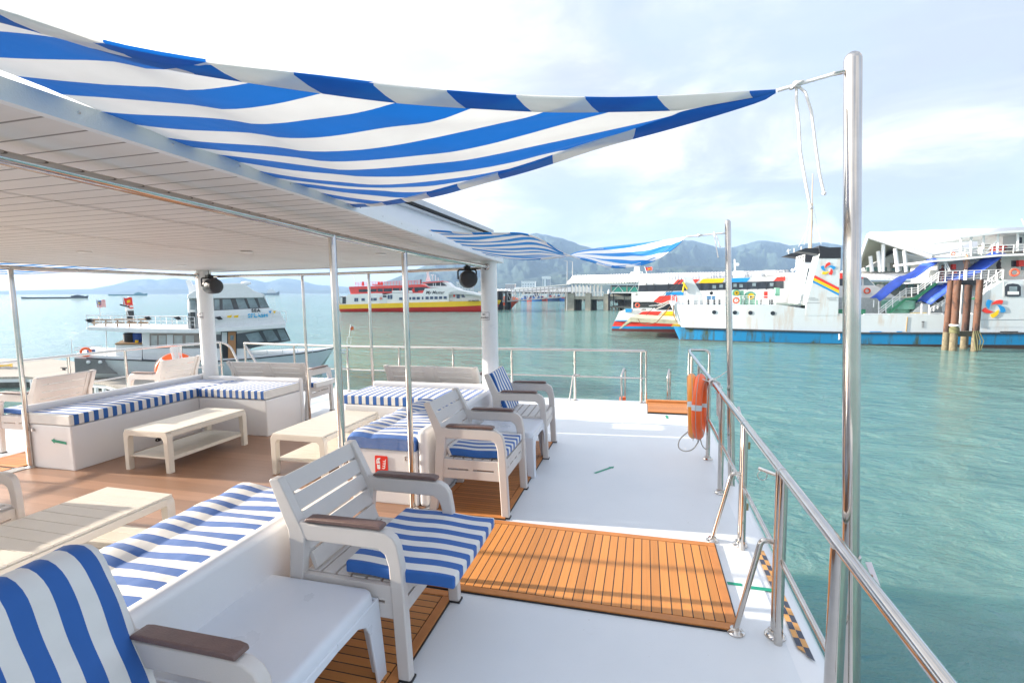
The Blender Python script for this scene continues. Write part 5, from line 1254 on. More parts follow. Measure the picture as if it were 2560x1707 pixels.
# ================================================================ landing craft ferry
def landing_craft():
    E = zoomer(5.2267, 1500, 650); C = zoomer(5.226, 1900, 600); D = zoomer(4.479, 2130, 550); pl = Plane((3.7, 54.3), (31.1, 52.2))
    t = thing('landing_craft', tuple(pl.o), 'white vehicle ferry with rusty blue waterline band and striped funnel', 'ferry', rz=pl.rz, deck=False)
    B = Build(pl, t, E); K = Build(pl, t, C); A = Build(pl, t, D); dz = 9.2
    I = lambda x, y: (x, y); J = Build(pl, t, I)
    J.hull('white_hull', LCW, [(1672, 753), (1700, 762), (1950, 762), (2100, 784), (2160, 787), (2700, 786)], [(1700, 818), (1712, 820), (1950, 827), (2100, 831), (2160, 832), (2700, 833)], dz, [.93, 1, 1, 1, 1, 1], draft=0, flare=1)
    J.hull('blue_hull', LCB, [(1683, 816), (1704, 818), (1950, 826), (2159, 832), (2700, 833)], [(1699, 851), (1708, 850), (1950, 860), (2159, 865), (2700, 868)], dz+.5, [.94, 1, 1, 1, 1], draft=0, flare=1, d=-.25)
    J.hull('black_boot', mat('boot_black', (.03, .022, .018), .7, var=.3), [(1699, 849), (1708, 848), (1950, 856), (2159, 860), (2700, 863)], [(1699, 857), (1708, 856), (1950, 866), (2159, 871), (2700, 874)], dz+.6, [.94, 1, 1, 1, 1], draft=.5, flare=1, d=-.3)
    J.line('rubbing_strake', mat('scuffed_black', (.07, .075, .08), .6, var=.4), [[(1712, 820, -.3), (1950, 827, -.3), (2159, 832.5, -.3), (2700, 833, -.3)]], .09)
    # side casing with the open car deck wall behind
    A.rect('car_deck_wall', mat('inner_grey', (.45, .47, .46), .6, var=.15), -200, 870, 1010, 1060, 3.5, 4); 
    for x, y in ((1490, 682), (1761, 687), (1965, 690), (2257, 695)):
        c = B.P((x, y)); MB().lathe([(.20, 0), (.20, -.03), (.16, -.035), (.155, -.01), (0, -.01)], (c[0], 0, c[1]), 20, 'y').build('porthole', GLASS, t)
    B.rail('bow_rail', SW, [(985, 583), (2290, 583)], 112, 16, d=.3, r=.028, mids=3)
    B.rail('bow_rail', SW, [(930, 545), (985, 583)], 90, 1, d=.5, r=.03, mids=3)
    J.rect('weather_deck', mat('deck_grey_green', (.15, .2, .18), .8), 1690, 762, 2016, 764, .2, dz-.2)
    # bow gallows and ramp
    B.poly('bow_gallows', SG, [(1080, 218), (1190, 216), (1330, 450), (1345, 585), (1190, 585), (1105, 300)], .6, 1.4, bev=.03); B.poly('bow_gallows', SG, [(1080, 218), (1190, 216), (1330, 450), (1345, 585), (1190, 585), (1105, 300)], 7.4, 8.2, bev=.03)
    B.line('hoist_wires', SBLK, [[(1050, 262, .9), (820, 460, .9)], [(1100, 262, .9), (880, 470, .9)], [(1080, 240, .9), (600, 720, .0)]], .035); B.line('sheave', SYEL, [[(1085, 290), (1140, 380)], [(1100, 330), (1080, 420)]], .09, d=.5)
    RMP = mat('ramp_cream', (.50, .49, .36), .6, var=.2, vscale=1.5)
    B.poly('bow_ramp', RMP, [(395, 752), (560, 762), (1020, 785), (1046, 838), (800, 828), (395, 806)], .5, dz-.5); B.poly('ramp_flap', RMP, [(395, 752), (420, 790), (262, 900), (250, 896)], .8, dz-.8)
    B.poly('ramp_hinge', mat('worn_yellow', (.6, .38, .03), .5), [(930, 872), (960, 838), (1040, 838), (1050, 868)], .2, 1)
    B.line('ramp_chain', mat('rusty_chain', (.22, .13, .08), .8), [[(500, 770), (520, 815), (620, 845), (740, 815), (850, 690), (925, 600)], [(960, 590), (960, 720), (1000, 800)]], .05, d=.1)
    B.line('mooring_line', ROPE, [[(700, 660), (820, 610), (930, 545)], [(640, 600), (760, 590), (915, 530)]], .035, d=.0)
    # deck gear
    for x, y, r in ((1970, 475, 72), (1785, 432, 52)):
        c = B.P((x, y), 1.5); rr = abs(B.P((x+r, y), 1.5)[0]-c[0])
        MB().lathe([(rr, 0), (rr, .25), (rr*.75, .3), (rr*.75, .9), (rr, .95), (rr, 1.2)], (c[0], 1.5, c[1]), 24, 'y').build('winch_drum', MINT, t); MB().lathe([(rr*.62, -.06), (rr*.62, .02), (0, .02)], (c[0], 1.5, c[1]), 20, 'y').build('winch_hub', SYEL, t)
        MB().lathe([(0, -.08), (rr*.2, -.08), (rr*.2, .02)], (c[0], 1.5, c[1]), 10, 'y').build('winch_axle', SBLK, t)
    B.rect('winch_frame', MINT, 1900, 520, 2065, 580, 1.4, 2.8); B.rect('winch_frame', MINT, 1840, 400, 1880, 580, 1.6, 2.6); B.rect('locker', MINT, 2290, 365, 2352, 470, 1.5, 2.4, bev=.05)
    B.rect('blue_box', SBLU, 1400, 470, 1505, 515, 1, 2); B.rect('red_pump', SRED, 2148, 412, 2192, 505, 1, 1.6)
    for x in (1156, 1216, 1415, 1495, 1562, 2112, 2215, 2250): B.rect('bollard', SBLK, x-12, 515, x+12, 580, .8, 1.2, bev=.05)
    ring_buoy(B, (1778, 528), 46, .25); c = B.P((1456, 432), 1.4); MB().ball((c[0], 1.4, c[1]), .17, 8).build('searchlight', SBLK, t)
    # funnel casings either side of the car deck, joined by a bridge
    side = [(778, 182), (1053, 182), (1050, 300), (1028, 640), (1020, 985), (596, 985), (604, 845)]
    for d0 in (0., dz-2.5):
        P0 = [K.P(p, 0) for p in side]; MB().prism(P0[::-1], d0-.02, d0+2.5, 'y').build('funnel_casing', LCW, t)
        cap = [K.P(p, 0) for p in [(764, 240), (782, 180), (770, 100), (775, 74), (900, 98), (1056, 95), (1054, 240)]]
        MB().prism(cap[::-1], d0-.06, d0+2.55, 'y').build('funnel_cap', SBLK, t)
        wing = [K.P(p, 0) for p in [(490, 146), (600, 104), (790, 104), (790, 182), (770, 184), (640, 160)]]; MB().prism(wing[::-1], d0+.2, d0+2.3, 'y').build('funnel_wing', SBLK, t)
        for zx, zy in ((660, 350), (585, 580)):
            q = K.P((zx+35, zy), 0); MB().ball((q[0]-.3, d0+1.3, q[1]), .18, 6).build('floodlight', SG, t)
        q = K.P((700, 400)); 
    P0 = [K.P(p, 0) for p in [(700, 330), (712, 330), (640, 700), (604, 845), (590, 845)]]
    MB().prism(P0[::-1], 2.5, dz-2.5, 'y').build('bridge_wall', SG, t); 
    a = K.P((720, 318)); c = K.P((1000, 300)); MB().box(a[0]-.5, c[0], 2.5, dz-2.5, a[1]-.25, a[1]).build('bridge_deck', SW, t)
    b = MB()
    for k in range(6): y = 2.6+k*(dz-5.2)/5; b.tube([(a[0]-.4, y, a[1]), (a[0]-.4, y, a[1]+1.1)], .035, 6)
    for z in (.4, .75, 1.1): b.tube([(a[0]-.4, 2.5, a[1]+z), (a[0]-.4, dz-2.5, a[1]+z)], .03, 6)
    b.build('bridge_rail', SW, t)
    K.poly('red_stripe', SRED, [(714, 460), (1034, 625), (1033, 657), (704, 492)], -.05, -.02); K.poly('yellow_stripe', SYEL, [(704, 492), (1033, 657), (1031, 697), (694, 527)], -.05, -.02); K.poly('blue_stripe', SBLU, [(694, 527), (1031, 697), (1030, 726), (684, 552)], -.05, -.02)
    petals(K, (887, 380), 96, -.03, rot=-4)
    for y, x0, x1 in ((752, 640, 720), (770, 620, 760), (785, 650, 760), (818, 600, 780), (750, 870, 1010), (770, 880, 990), (785, 900, 1010)): K.rect('vent_slit', mat('vent_grey', (.25, .27, .28), .7), x0, y, x1, y+4, -.04, -.02)
    K.rect('green_panel', SGRN, 1022, 905, 1380, 970, .9, 1.0, bev=.0)
    K.line('mast', mat('mast_brown', (.42, .36, .30), .7), [[(664, 120, 5), (680, -480, 5)], [(640, 120, 5.3), (682, -250, 5)]], .10); K.line('mast_top', mat('mast_brown', (.42, .36, .30), .7), [[(680, -480, 5), (690, -862, 5)]], .05); K.line('mast_gear', SG, [[(620, -60, 5), (700, -50, 5)], [(580, 60, 5), (660, -430, 5)], [(800, 60, 5), (700, -430, 5)], [(500, 90, 5), (660, -200, 5)], [(560, -180, 5), (690, -160, 5)]], .02)
    K.line('antenna', SW, [[(375, 180), (368, 120)], [(350, 150), (400, 130)], [(445, 165), (445, 110)], [(540, 130), (540, 85)]], .05, d=7)
    # car deck openings, stairs and blue awnings
    A.rail('bulwark_cap', SG, [(130, 1062), (640, 1060), (1010, 1056)], 10, 3, d=.1, r=.04, mids=0); A.line('bulwark_joint', mat('yellow_rust', (.35, .22, .06), .7), [[(622, 1085), (606, 1250)]], .03, d=-.02)
    for x0, x1, nm in ((200, 330, 0), (500, 560, 1), (1660, 1860, 0)): A.rect('scupper', SBLK if x0 > 1500 else SBLU, x0, 1246, x1, 1260, -.05, -.01)
    A.rect('draught_mark', INK, 780, 1135, 812, 1140, -.04, -.02)
    for k in range(6): A.rect('draught_mark', INK, 782, 1140+k*12, 808, 1144+k*12, -.04, -.02)
    def stair(pts, d, w=1.1):
        A.poly('stair_stringer', SGRN, pts, d, d+.12); A.poly('stair_stringer', SGRN, pts, d+w, d+w+.12)
    stair([(385, 1055), (590, 880), (700, 862), (950, 690), (965, 700), (965, 712), (730, 885), (600, 900), (420, 1055)], 1.0)
    A.poly('green_bracket', SGRN, [(600, 890), (745, 880), (700, 960), (690, 1050), (600, 1050)], 2.4, 2.5)
    A.line('stair_rail', SW, [[(300, 1055), (600, 820), (730, 810), (960, 640)], [(300, 1000), (600, 770), (730, 760), (960, 590)], [(300, 1030), (600, 795), (730, 785), (960, 615)]]+[[(x, y), (x, y-105)] for x, y in ((300, 1050), (380, 1040), (455, 975), (535, 905), (605, 865), (668, 858), (740, 830), (818, 775), (888, 730))], .035, d=.9)
    AWN = mat('blue_tarpaulin', (.035, .10, .55), .55, var=.2, vscale=2, bump=.6, bscale=3)
    def awning(top, bot, d0, d1):
        b = MB(); n = len(top); ks = 7
        for (p, q) in zip(top, bot):
            a_ = A.P(p, d0); c_ = A.P(q, d0)
            for k in range(ks):
                s = k/(ks-1); b.v.append((a_[0]*(1-s)+c_[0]*s, d0+(d1-d0)*(1-s), a_[1]*(1-s)+c_[1]*s+.18*math.sin(math.pi*s)+.04*math.sin(9*s+p[0]*.03)))
        for i in range(n-1):
            for k in range(ks-1): b.f.append((i*ks+k, (i+1)*ks+k, (i+1)*ks+k+1, i*ks+k+1)); b.mi.append(0)
        b.build('stair_awning', AWN, t, solid=.03, ang=60)
    awning([(258, 882), (330, 825), (420, 745), (480, 705), (560, 642), (660, 618), (720, 585), (800, 520), (860, 480), (925, 434)], [(308, 906), (370, 870), (470, 785), (530, 740), (612, 665), (705, 648), (770, 606), (860, 545), (910, 510), (985, 460)], .8, 2.2)
    awning([(800, 925), (880, 850), (960, 780), (1060, 715), (1110, 668), (1185, 606), (1280, 580), (1370, 560), (1450, 500), (1560, 420), (1632, 366)], [(885, 950), (960, 880), (1040, 830), (1080, 790), (1160, 700), (1255, 662), (1340, 630), (1430, 590), (1530, 530), (1620, 460), (1725, 378)], .6, 2.2)
    A.line('awning_post', SW, [[(245, 895), (240, 975)], [(300, 905), (298, 1055)], [(780, 935), (778, 1050)], [(865, 950), (865, 1055)]], .05, d=.9)
    A.rail('stair_rail', SW, [(870, 1050), (1050, 940)], 60, 4, d=.8, r=.035); A.rail('stair_rail', SW, [(1440, 830), (1680, 660)], 105, 4, d=.4, r=.035)
    A.poly('stair_stringer', SGRN, [(1340, 880), (1440, 850), (1660, 665), (1690, 680), (1500, 830), (1440, 890), (1340, 890)], .6, .8)
    c = A.P((568, 1010), 1.4); MB().lathe([(.95, .1), (.95, .45), (1.3, .5), (1.3, 1.25), (1.15, 1.3), (0, 1.3)], (c[0], 2.6, A.P((568, 1055), 2)[1]), 20).build('ventilator', MINT, t)
    A.poly('sloping_cover', SG, [(650, 1050), (780, 940), (860, 940), (860, 1050)], 1.6, 3.2); A.poly('hazard_edge', SYEL, [(650, 1050), (655, 1040), (840, 1036), (840, 1050)], 1.5, 1.6)
    for x in (825, 985): 
        A.rect('condenser_unit', SG, x-45, 850, x+45, 935, 3, 3.6); q = A.P((x, 890), 3); MB().lathe([(.36, -.02), (.36, .05), (0, .05)], (q[0], 2.97, q[1]), 16, 'y').build('condenser_fan', SBLK, t)
    A.rect('green_tank', MINT, 920, 730, 990, 780, 3, 4); A.rect('small_awning', SW, 960, 690, 1080, 725, 1.5, 3)
    # aft accommodation
    A.poly('aft_casing', LCW, [(1440, 1200), (1440, 865), (1500, 805), (1690, 680), (2600, 665), (2600, 1200)], -.02, dz)
    A.line('casing_seam', mat('seam_grey', (.42, .46, .48), .6), [[(1440, 1115), (2600, 1105)], [(1700, 690), (1695, 860)]], .02, d=-.04)
    win = [(1712, 850), (1712, 745), (1740, 718), (1800, 710), (1860, 718), (1892, 745), (1892, 850), (1860, 858), (1740, 858)]
    A.poly('casing_opening', SG, [(x+(x-1800)*.06, y+(y-785)*.06) for x, y in win], -.06, -.02); A.poly('casing_window', GLASS, win, -.08, -.05); A.rect('window_view', PANE, 1765, 745, 1850, 800, -.10, -.08); A.rect('window_view', SW, 1745, 800, 1870, 835, -.10, -.08)
    petals(A, (1590, 985), 132, -.05, rot=-36, cols=[SRED, SBLU, SYEL, SRED, SBLU])
    MID = mat('accommodation_cream', (.66, .65, .60), .5, var=.06)
    A.poly('passenger_house', MID, [(965, 690), (965, 455), (1110, 448), (1650, 392), (2600, 360), (2600, 680)], 2.2, dz-1)
    for x0, y0, x1, y1, m in ((985, 500, 1025, 580, SG), (1035, 500, 1085, 560, PANE), (1105, 495, 1140, 560, SG), (1290, 490, 1350, 560, CONC), (1385, 440, 1425, 560, SG), (1790, 455, 1870, 525, GLASS), (1900, 460, 2000, 560, PANE)): A.rect('window', m, x0, y0, x1, y1, 2.12, 2.2)
    for x0, y0, x1, y1 in ((1128, 495, 1166, 552), (1870, 450, 1926, 518), (1138, 575, 1176, 632)): A.rect('fire_locker', SRED, x0, y0, x1, y1, 1.7, 2.1)
    A.poly('passenger_deck', SW, [(960, 688), (1700, 668), (2600, 655), (2600, 672), (1700, 684), (960, 702)], .6, dz)
    A.rail('passenger_rail', SW, [(965, 690), (1500, 672), (1690, 665)], 110, 9, d=.6, r=.032, mids=3)
    A.poly('bridge_deck', SW, [(900, 450), (1110, 432), (1650, 384), (2600, 345), (2600, 372), (1650, 408), (1110, 458), (900, 470)], .3, dz)
    A.rail('bridge_rail', SW, [(1105, 420), (1650, 378), (2300, 350)], 92, 10, d=.4, r=.035, mids=2); A.line('ladder', SW, [[(1045, 470), (1045, 570)], [(1050, 460), (1100, 570)], [(1030, 470), (1090, 580)]], .04, d=1)
    A.poly('top_awning', SG, [(1195, 195), (1640, 130), (2600, 70), (2600, 105), (1700, 148), (1210, 205)], .2, dz-.5)
    for x, y0, y1 in ((1222, 205, 400), (1335, 190, 392), (1475, 165, 382), (1635, 145, 370), (1860, 120, 350)): A.line('awning_post', SW, [[(x, y0), (x-8, y1)]], .09, d=.6)
    A.line('awning_brace', SW, [[(1228, 290), (1305, 390)], [(1475, 380), (1620, 240)]], .06, d=.6)
    A.poly('wheelhouse', SW, [(1690, 350), (1690, 150), (2600, 95), (2600, 345)], 3.5, dz-1.5); A.rect('wheelhouse_window', GLASS, 1865, 195, 1905, 260, 3.4, 3.5); A.rect('red_locker', SRED, 1540, 290, 1740, 345, 2.0, 3.0); A.rect('black_locker', SBLK, 1740, 300, 1810, 345, 1.6, 2.4); A.rect('crate_stack', CONC, 1480, 275, 1550, 350, 2, 3)
    ring_buoy(A, (1820, 588), 58, .3); ring_buoy(A, (1133, 380), 26, .3)
    A.line('flagstaff', SW, [[(1900, -10), (1940, 70)]], .04, d=3)
    A.line('white_line', ROPE, [[(1205, 1150), (1225, 850), (1235, 720)]], .05, d=-.3); J.line('fender_rope', ROPE, [[(2098, 835), (2099, 845), (2097, 849)]], .06, d=-.4)
landing_craft()
def pile_cluster():
    D = zoomer(4.479, 2130, 550); p = ground(2398, 876); pl = Plane((p.x, p.y), (p.x+1, p.y-.076))
    for k, (xt, yt, xb, yb, r, d, lb) in enumerate(((1108, 672, 1040, 1445, 37, 0, 'leftmost rusty pile with barnacles, leaning at the vehicle ferry'), (1182, 668, 1130, 1458, 44, -.3, 'rusty pile wrapped with old rope near the waterline'), (1308, 700, 1250, 1450, 42, 1.6, 'darker rusty pile standing behind the others'), (1434, 668, 1366, 1474, 40, -.4, 'rightmost rusty pile with a loose green rope at its foot'))):
        B = Build(pl, None, D); a = B.P((xt, yt), d); c = B.P((xb, yb), d); rr = abs(B.P((xt+r, yt), d)[0]-a[0]); w = pl.o+pl.x*c[0]+pl.y*d
        t = thing('mooring_pile', (w.x, w.y, SEA), lb, 'pile', 'rusty mooring piles', rz=pl.rz, deck=False)
        dx = a[0]-c[0]; H = a[1]; f = lambda q: (dx*q, 0, H*q)
        MB().tube([f(-.08)]+[f(q/14) for q in range(3, 15)], rr, 22).build('shaft', RUSTP if k != 2 else rusty('dark_rusty_steel', [(.015, .012, .012), (.05, .03, .025), (.10, .045, .03), (.08, .05, .04), (.16, .08, .05)]), t, ang=60)
        b = MB(); n = 22; rows = 12
        for j in range(rows+1):
            q = -.1+.36*j/rows; c0 = f(q)
            for i in range(n): a_ = 2*math.pi*i/n; e = rr*(1.03+.10*noise.noise(Vector((i*.9, j*1.1, k)))*(1-j/rows)+.04*(1-j/rows)); b.v.append((c0[0]+e*math.cos(a_), c0[1]+e*math.sin(a_), c0[2]))
        for j in range(rows):
            for i in range(n): b.f.append((j*n+i, j*n+(i+1) % n, (j+1)*n+(i+1) % n, (j+1)*n+i)); b.mi.append(0)
        b.build('barnacle_crust', BARN, t)
        if k == 1:
            b = MB()
            for j in range(7): q = .255+.012*j; c0 = f(q); b.tube([(c0[0]+rr*1.15*math.cos(s), rr*1.15*math.sin(s), c0[2]+.05*math.sin(s*2+j)) for s in [2*math.pi*i/16 for i in range(16)]], .05, 6, closed=True)
            b.build('rope_wrap', mat('old_green_rope', (.16, .16, .08), .9), t); c0 = f(.36); MB().tube([(c0[0]+rr*1.08*math.cos(s), rr*1.08*math.sin(s), c0[2]) for s in [2*math.pi*i/16 for i in range(16)]], .09, 8, closed=True).build('white_collar', SWHITE, t)
        if k == 3:
            b = MB()
            for j in range(4): b.tube([(dx*.3-.25+.12*j, -rr*1.05, H*.29), (-.15+.2*j, -rr*1.15, H*.15), (.1*j, -rr*1.1, H*.02)], .04, 6)
            b.build('loose_rope', mat('old_green_rope', (.16, .16, .08), .9), t)
    t = thing('pile_braces', tuple(pl.o), 'dark timber cross braces joining the rusty piles', 'brace', rz=pl.rz, deck=False); B = Build(pl, t, D)
    B.rect('brace', SBLK, 1190, 674, 1440, 726, .3, .8); B.rect('brace', mat('weathered_timber', (.13, .12, .09), .9), 1120, 1246, 1370, 1304, .3, .8); B.line('hook', SG, [[(1275, 560), (1270, 675)]], .12, d=.5)
pile_cluster()
# ================================================================ terminal building
def terminal():
    D = zoomer(4.479, 2130, 550); pl = Plane((10, 128), (90, 120)); t = thing('ferry_terminal', tuple(pl.o), 'white ferry terminal with a big pitched roof and slanting columns', 'building', rz=pl.rz, deck=False); B = Build(pl, t, D)
    P = lambda x, y, d: (lambda a: (a[0], d, a[1]))(B.P((x, y), d))
    b = MB(); R = [P(188, 152, 0), P(2600, 70, 25), P(2600, 330, 0), P(1500, 300, 2), P(900, 398, 0)]; b.add(R, [(0, 1, 2, 3, 4)]); b.build('roof', WROOF, t, solid=.5)
    B.poly('gable_fascia', WROOF, [(188, 150), (900, 395), (885, 430), (190, 205), (178, 205), (100, 440), (60, 560), (95, 420), (176, 170)], -.5, .6)
    b = MB(); b.add([P(190, 200, 0), P(885, 430, 0), P(510, 345, 12), P(100, 545, 8), P(60, 560, 0)], [(0, 1, 2), (0, 2, 3, 4)]); b.build('soffit', mat('soffit_olive', (.50, .50, .40), .8), t, solid=.2)
    b = MB(); b.add([P(700, 400, 12), P(1600, 300, 14), P(1500, 420, 10), P(900, 420, 10)], [(0, 1, 2, 3)]); b.build('rear_roof', WROOF, t, solid=.3)
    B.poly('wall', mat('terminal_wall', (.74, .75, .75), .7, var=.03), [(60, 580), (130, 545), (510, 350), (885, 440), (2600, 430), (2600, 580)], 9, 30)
    for x in (165, 245, 358, 445, 545, 620, 735, 880): B.rect('window', mat('green_window', (.12, .24, .22), .2, var=.3), x, 527, x+(55 if x != 735 else 120), 575, 8.8, 9)
    B.rect('recess', mat('beige_recess', (.45, .43, .37), .8), 428, 482, 540, 540, 8.7, 9); B.rect('vent', SG, 650, 435, 682, 458, 8.8, 9)
    for x0, y0, x1, y1 in ((204, 405, 224, 580), (292, 350, 314, 580), (350, 272, 344, 580), (482, 320, 514, 580), (583, 345, 606, 580)):
        B.line('slanting_column', SW, [[(x0, y0), (x1, y1)]], .38, d=.5, n=10)
    for x in (412, 712, 548, 150): B.rect('column', SW, x-10, 480, x+12, 582, 8, 8.6)
    a = B.P((40, 640), -6); b = MB(); z0 = B.P((40, 662), -6)[1]; z1 = B.P((40, 580), 3)[1]; x0 = B.P((-900, 600), -6)[0]; x1 = B.P((1400, 600), -6)[0]
    b.add([(x0, -6, z0), (x1, -6, z0), (x1, 4, z1), (x0, 4, z1)], [(0, 1, 2, 3)]); b.build('canopy_roof', CORR, t, solid=.2); B.rect('canopy_gutter', SG, -900, 660, 1400, 674, -6.3, -6)
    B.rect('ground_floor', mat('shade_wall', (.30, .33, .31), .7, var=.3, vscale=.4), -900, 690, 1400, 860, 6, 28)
    for k in range(7): B.rect('doorway', mat('green_window', (.12, .24, .22), .2), 250+k*95, 700, 310+k*95, 790, 5.8, 6)
    for x, y in ((330, 735), (410, 735)): B.rect('ticket_booth', SW, x-25, y-18, x+25, y+30, -2, 0, bev=.1)
    B.rect('quay_edge', CONC, -900, 860, 1600, 1000, -8, 30)
terminal()
# ================================================================ motor yacht by the dock
def yacht():
    YGL = mat('smoked_glass', (.075, .09, .105), .12, var=.3, vscale=1.2)
    Z4 = zoomer(3.136, 150, 650); p2 = ground(807, 934); r_ = ray(560, 900); d = Vector((r_.y, -r_.x, 0)).normalized(); p1 = p2-Vector((d.x, d.y, 0))*17; pl = Plane((p1.x, p1.y), (p2.x, p2.y))
    t = thing('motor_yacht', tuple(pl.o), 'white two deck motor boat with flybridge moored beyond the left rail', 'motor boat', rz=pl.rz, deck=False); B = Build(pl, t, Z4); bm = 4.4
    HW = mat('yacht_hull', (.68, .76, .79), .3, var=.04, vscale=.5); YW = mat('yacht_white', (.74, .77, .79), .35, var=.03); 
    top = [(110, 765), (350, 778), (760, 792), (1240, 794), (1500, 778), (1850, 752), (2060, 735), (2200, 714)]; bot = [(150, 900), (370, 905), (760, 915), (1240, 925), (1500, 930), (1800, 925), (1960, 905), (2075, 880)]
    B.hull('hull', HW, top, bot, bm, [.9, 1, 1, 1, .92, .6, .32, .03], draft=.4, flare=.8)
    B.hull('sheer_band', SBLK, [(x, y-3) for x, y in top], [(x, y+4) for x, y in top], bm+.08, [.9, 1, 1, 1, .92, .6, .32, .04], draft=0, flare=1, d=-.04)
    B.hull('foredeck', YW, [(1200, 780), (1500, 762), (1850, 738), (2060, 722), (2190, 708)], [(1200, 794), (1500, 778), (1850, 752), (2060, 735), (2195, 714)], bm-.2, [1, .9, .58, .3, .03], draft=0, flare=1, d=.1)
    B.line('anchor_roller', SG, [[(2150, 712, 2.2), (2270, 702, 2.2)], [(2170, 716, 2.2), (2235, 730, 2.2)]], .06)
    B.poly('stern_bulwark', YW, [(112, 768), (112, 740), (350, 752), (640, 762), (640, 788), (350, 778)], .1, bm-.1)
    B.poly('main_cabin', YW, [(640, 560), (650, 790), (1330, 792), (1480, 770), (1500, 690), (1812, 634), (1765, 530), (1060, 548)], .35, bm-.35, bev=.03)
    B.rect('window_band', YGL, 703, 575, 1108, 690, .3, .36)
    for x0, x1 in ((715, 760), (775, 830), (895, 960), (985, 1050)): B.rect('window_pane', PANE, x0, 590, x1, 676, .27, .3)
    B.rect('curtain', SG, 838, 585, 885, 680, .28, .3)
    B.rect('window_band', YGL, 1225, 585, 1262, 692, .3, .36); B.rect('door_opening', SBLK, 1262, 560, 1385, 778, .31, .36); B.rect('wooden_door', mat('varnished_wood', (.42, .20, .08), .4), 1318, 563, 1378, 776, .22, .30); B.rect('door_window', PANE, 1335, 590, 1362, 628, .18, .22); B.rect('door_frame', SG, 1268, 565, 1310, 650, .27, .31)
    B.poly('windscreen', YGL, [(1385, 578), (1600, 548), (1762, 533), (1808, 630), (1620, 662), (1500, 692), (1385, 692)], .3, .36)
    for q in ([(1452, 582), (1556, 563), (1600, 636), (1500, 655)], [(1588, 556), (1664, 545), (1716, 628), (1630, 642)], [(1702, 544), (1752, 540), (1798, 626), (1738, 632)]): B.poly('windscreen_pane', PANE, q, .26, .3)
    B.poly('boat_deck', YW, [(205, 540), (212, 524), (590, 538), (1060, 545), (1772, 497), (1765, 532), (1060, 574), (600, 572), (210, 546)], -.15, bm+.15, bev=.02)
    B.poly('flybridge_bulwark', YW, [(1200, 398), (1640, 376), (1722, 402), (1772, 497), (1200, 545)], .2, bm-.2, bev=.03)
    B.poly('flybridge_cabin', YW, [(1008, 300), (1600, 268), (1640, 375), (1645, 400), (1008, 420), (1008, 545), (1030, 545)], .5, bm-.5, bev=.02)
    B.rect('pilot_wall', YW, 1008, 290, 1210, 545, .5, bm-.5)
    B.poly('bridge_window_band', YGL, [(1205, 303), (1594, 288), (1642, 374), (1205, 397)], .44, .5)
    for q in ([(1210, 308), (1250, 306), (1252, 390), (1210, 392)], [(1274, 306), (1335, 304), (1362, 386), (1276, 390)], [(1376, 304), (1440, 300), (1474, 380), (1404, 384)], [(1462, 298), (1520, 296), (1556, 374), (1492, 378)], [(1546, 294), (1592, 291), (1636, 370), (1572, 373)]): B.poly('bridge_window_pane', PANE, q, .40, .44)
    B.rect('side_window', PANE, 1020, 312, 1060, 390, .44, .5)
    B.poly('hardtop', YW, [(1000, 272), (1150, 184), (1440, 182), (1530, 246), (1600, 268), (1592, 296), (1000, 302)], .2, bm-.2, bev=.04)
    B.poly('mast_arch', YW, [(985, 162), (1012, 150), (1035, 195), (1080, 190), (1090, 240), (1100, 270), (1010, 272), (1008, 230)], 1.2, bm-1.2)
    c = B.P((1460, 205), 2.2); MB().lathe([(.05, -.25), (.05, 0), (.12, .02), (.27, .06), (.28, .16), (.2, .22), (0, .25)], (c[0], 2.2, c[1]+.05), 20).build('radar_dome', YW, t); c = B.P((1392, 240), 1); MB().lathe([(.05, -.1), (.1, 0), (.1, .1), (0, .14)], (c[0], 1, c[1]), 12).build('horn', SG, t)
    B.rail('upper_rail', SW, [(215, 520), (590, 528), (1060, 535)], 88, 9, d=.0, r=.018, mids=2); B.rail('fore_rail', SW, [(1200, 545), (1480, 528), (1775, 490)], 90, 5, d=-.05, r=.018, mids=2)
    B.rail('upper_rail', SW, [(215, 516), (1000, 520)], 80, 9, d=bm, r=.018, mids=1)
    B.rail('bow_rail', SW, [(1500, 760), (1850, 735), (2200, 708)], 50, 6, d=.5, r=.015, mids=0); B.rail('side_rail', SW, [(660, 778), (1230, 782)], 48, 6, d=.1, r=.015, mids=0)
    B.line('boarding_frame', SW, [[(2250, 655), (2252, 604), (2282, 604), (2280, 655), (2250, 655)], [(2265, 604), (2278, 505)]], .014, d=1.5); flag(B, (2278, 522), 22, 26, 'plain', d=1.5)
    WOOD = mat('slat_wood', (.30, .18, .09), .6, var=.2)
    for k in range(5): B.rect('deck_bench', WOOD, 240+k*92, 462+(k % 2)*3, 322+k*92, 474, 1, 1.5); B.rect('deck_bench', WOOD, 246+k*92, 488, 316+k*92, 500, .6, 1.1); B.rect('bench_leg', WOOD, 262+k*92, 474, 270+k*92, 522, 1.2, 1.3)
    for x in (230, 690, 925, 1250): B.poly('floodlight', SBLK, [(x-38, 470-(x > 500)*20), (x+6, 460-(x > 500)*18), (x+26, 486-(x > 500)*20), (x-4, 490-(x > 500)*20)], -.25, .1)
    B.line('boat_hook_rack', SBLK, [[(470, 350), (545, 368)]], .04, d=1)
    B.line('flagstaff', SG, [[(290, 310), (322, 445)]], .02, d=1); flag(B, (285, 312), 72, 58, 'stripes', d=1)
    B.line('flagstaff', SG, [[(492, 290), (536, 440)]], .02, d=1); flag(B, (492, 292), 74, 56, 'plain', d=1)
    B.rect('stern_locker', YW, 436, 664, 644, 776, .5, 2.5, bev=.02); B.rect('locker_top', WOOD, 430, 654, 650, 664, .4, 2.6)
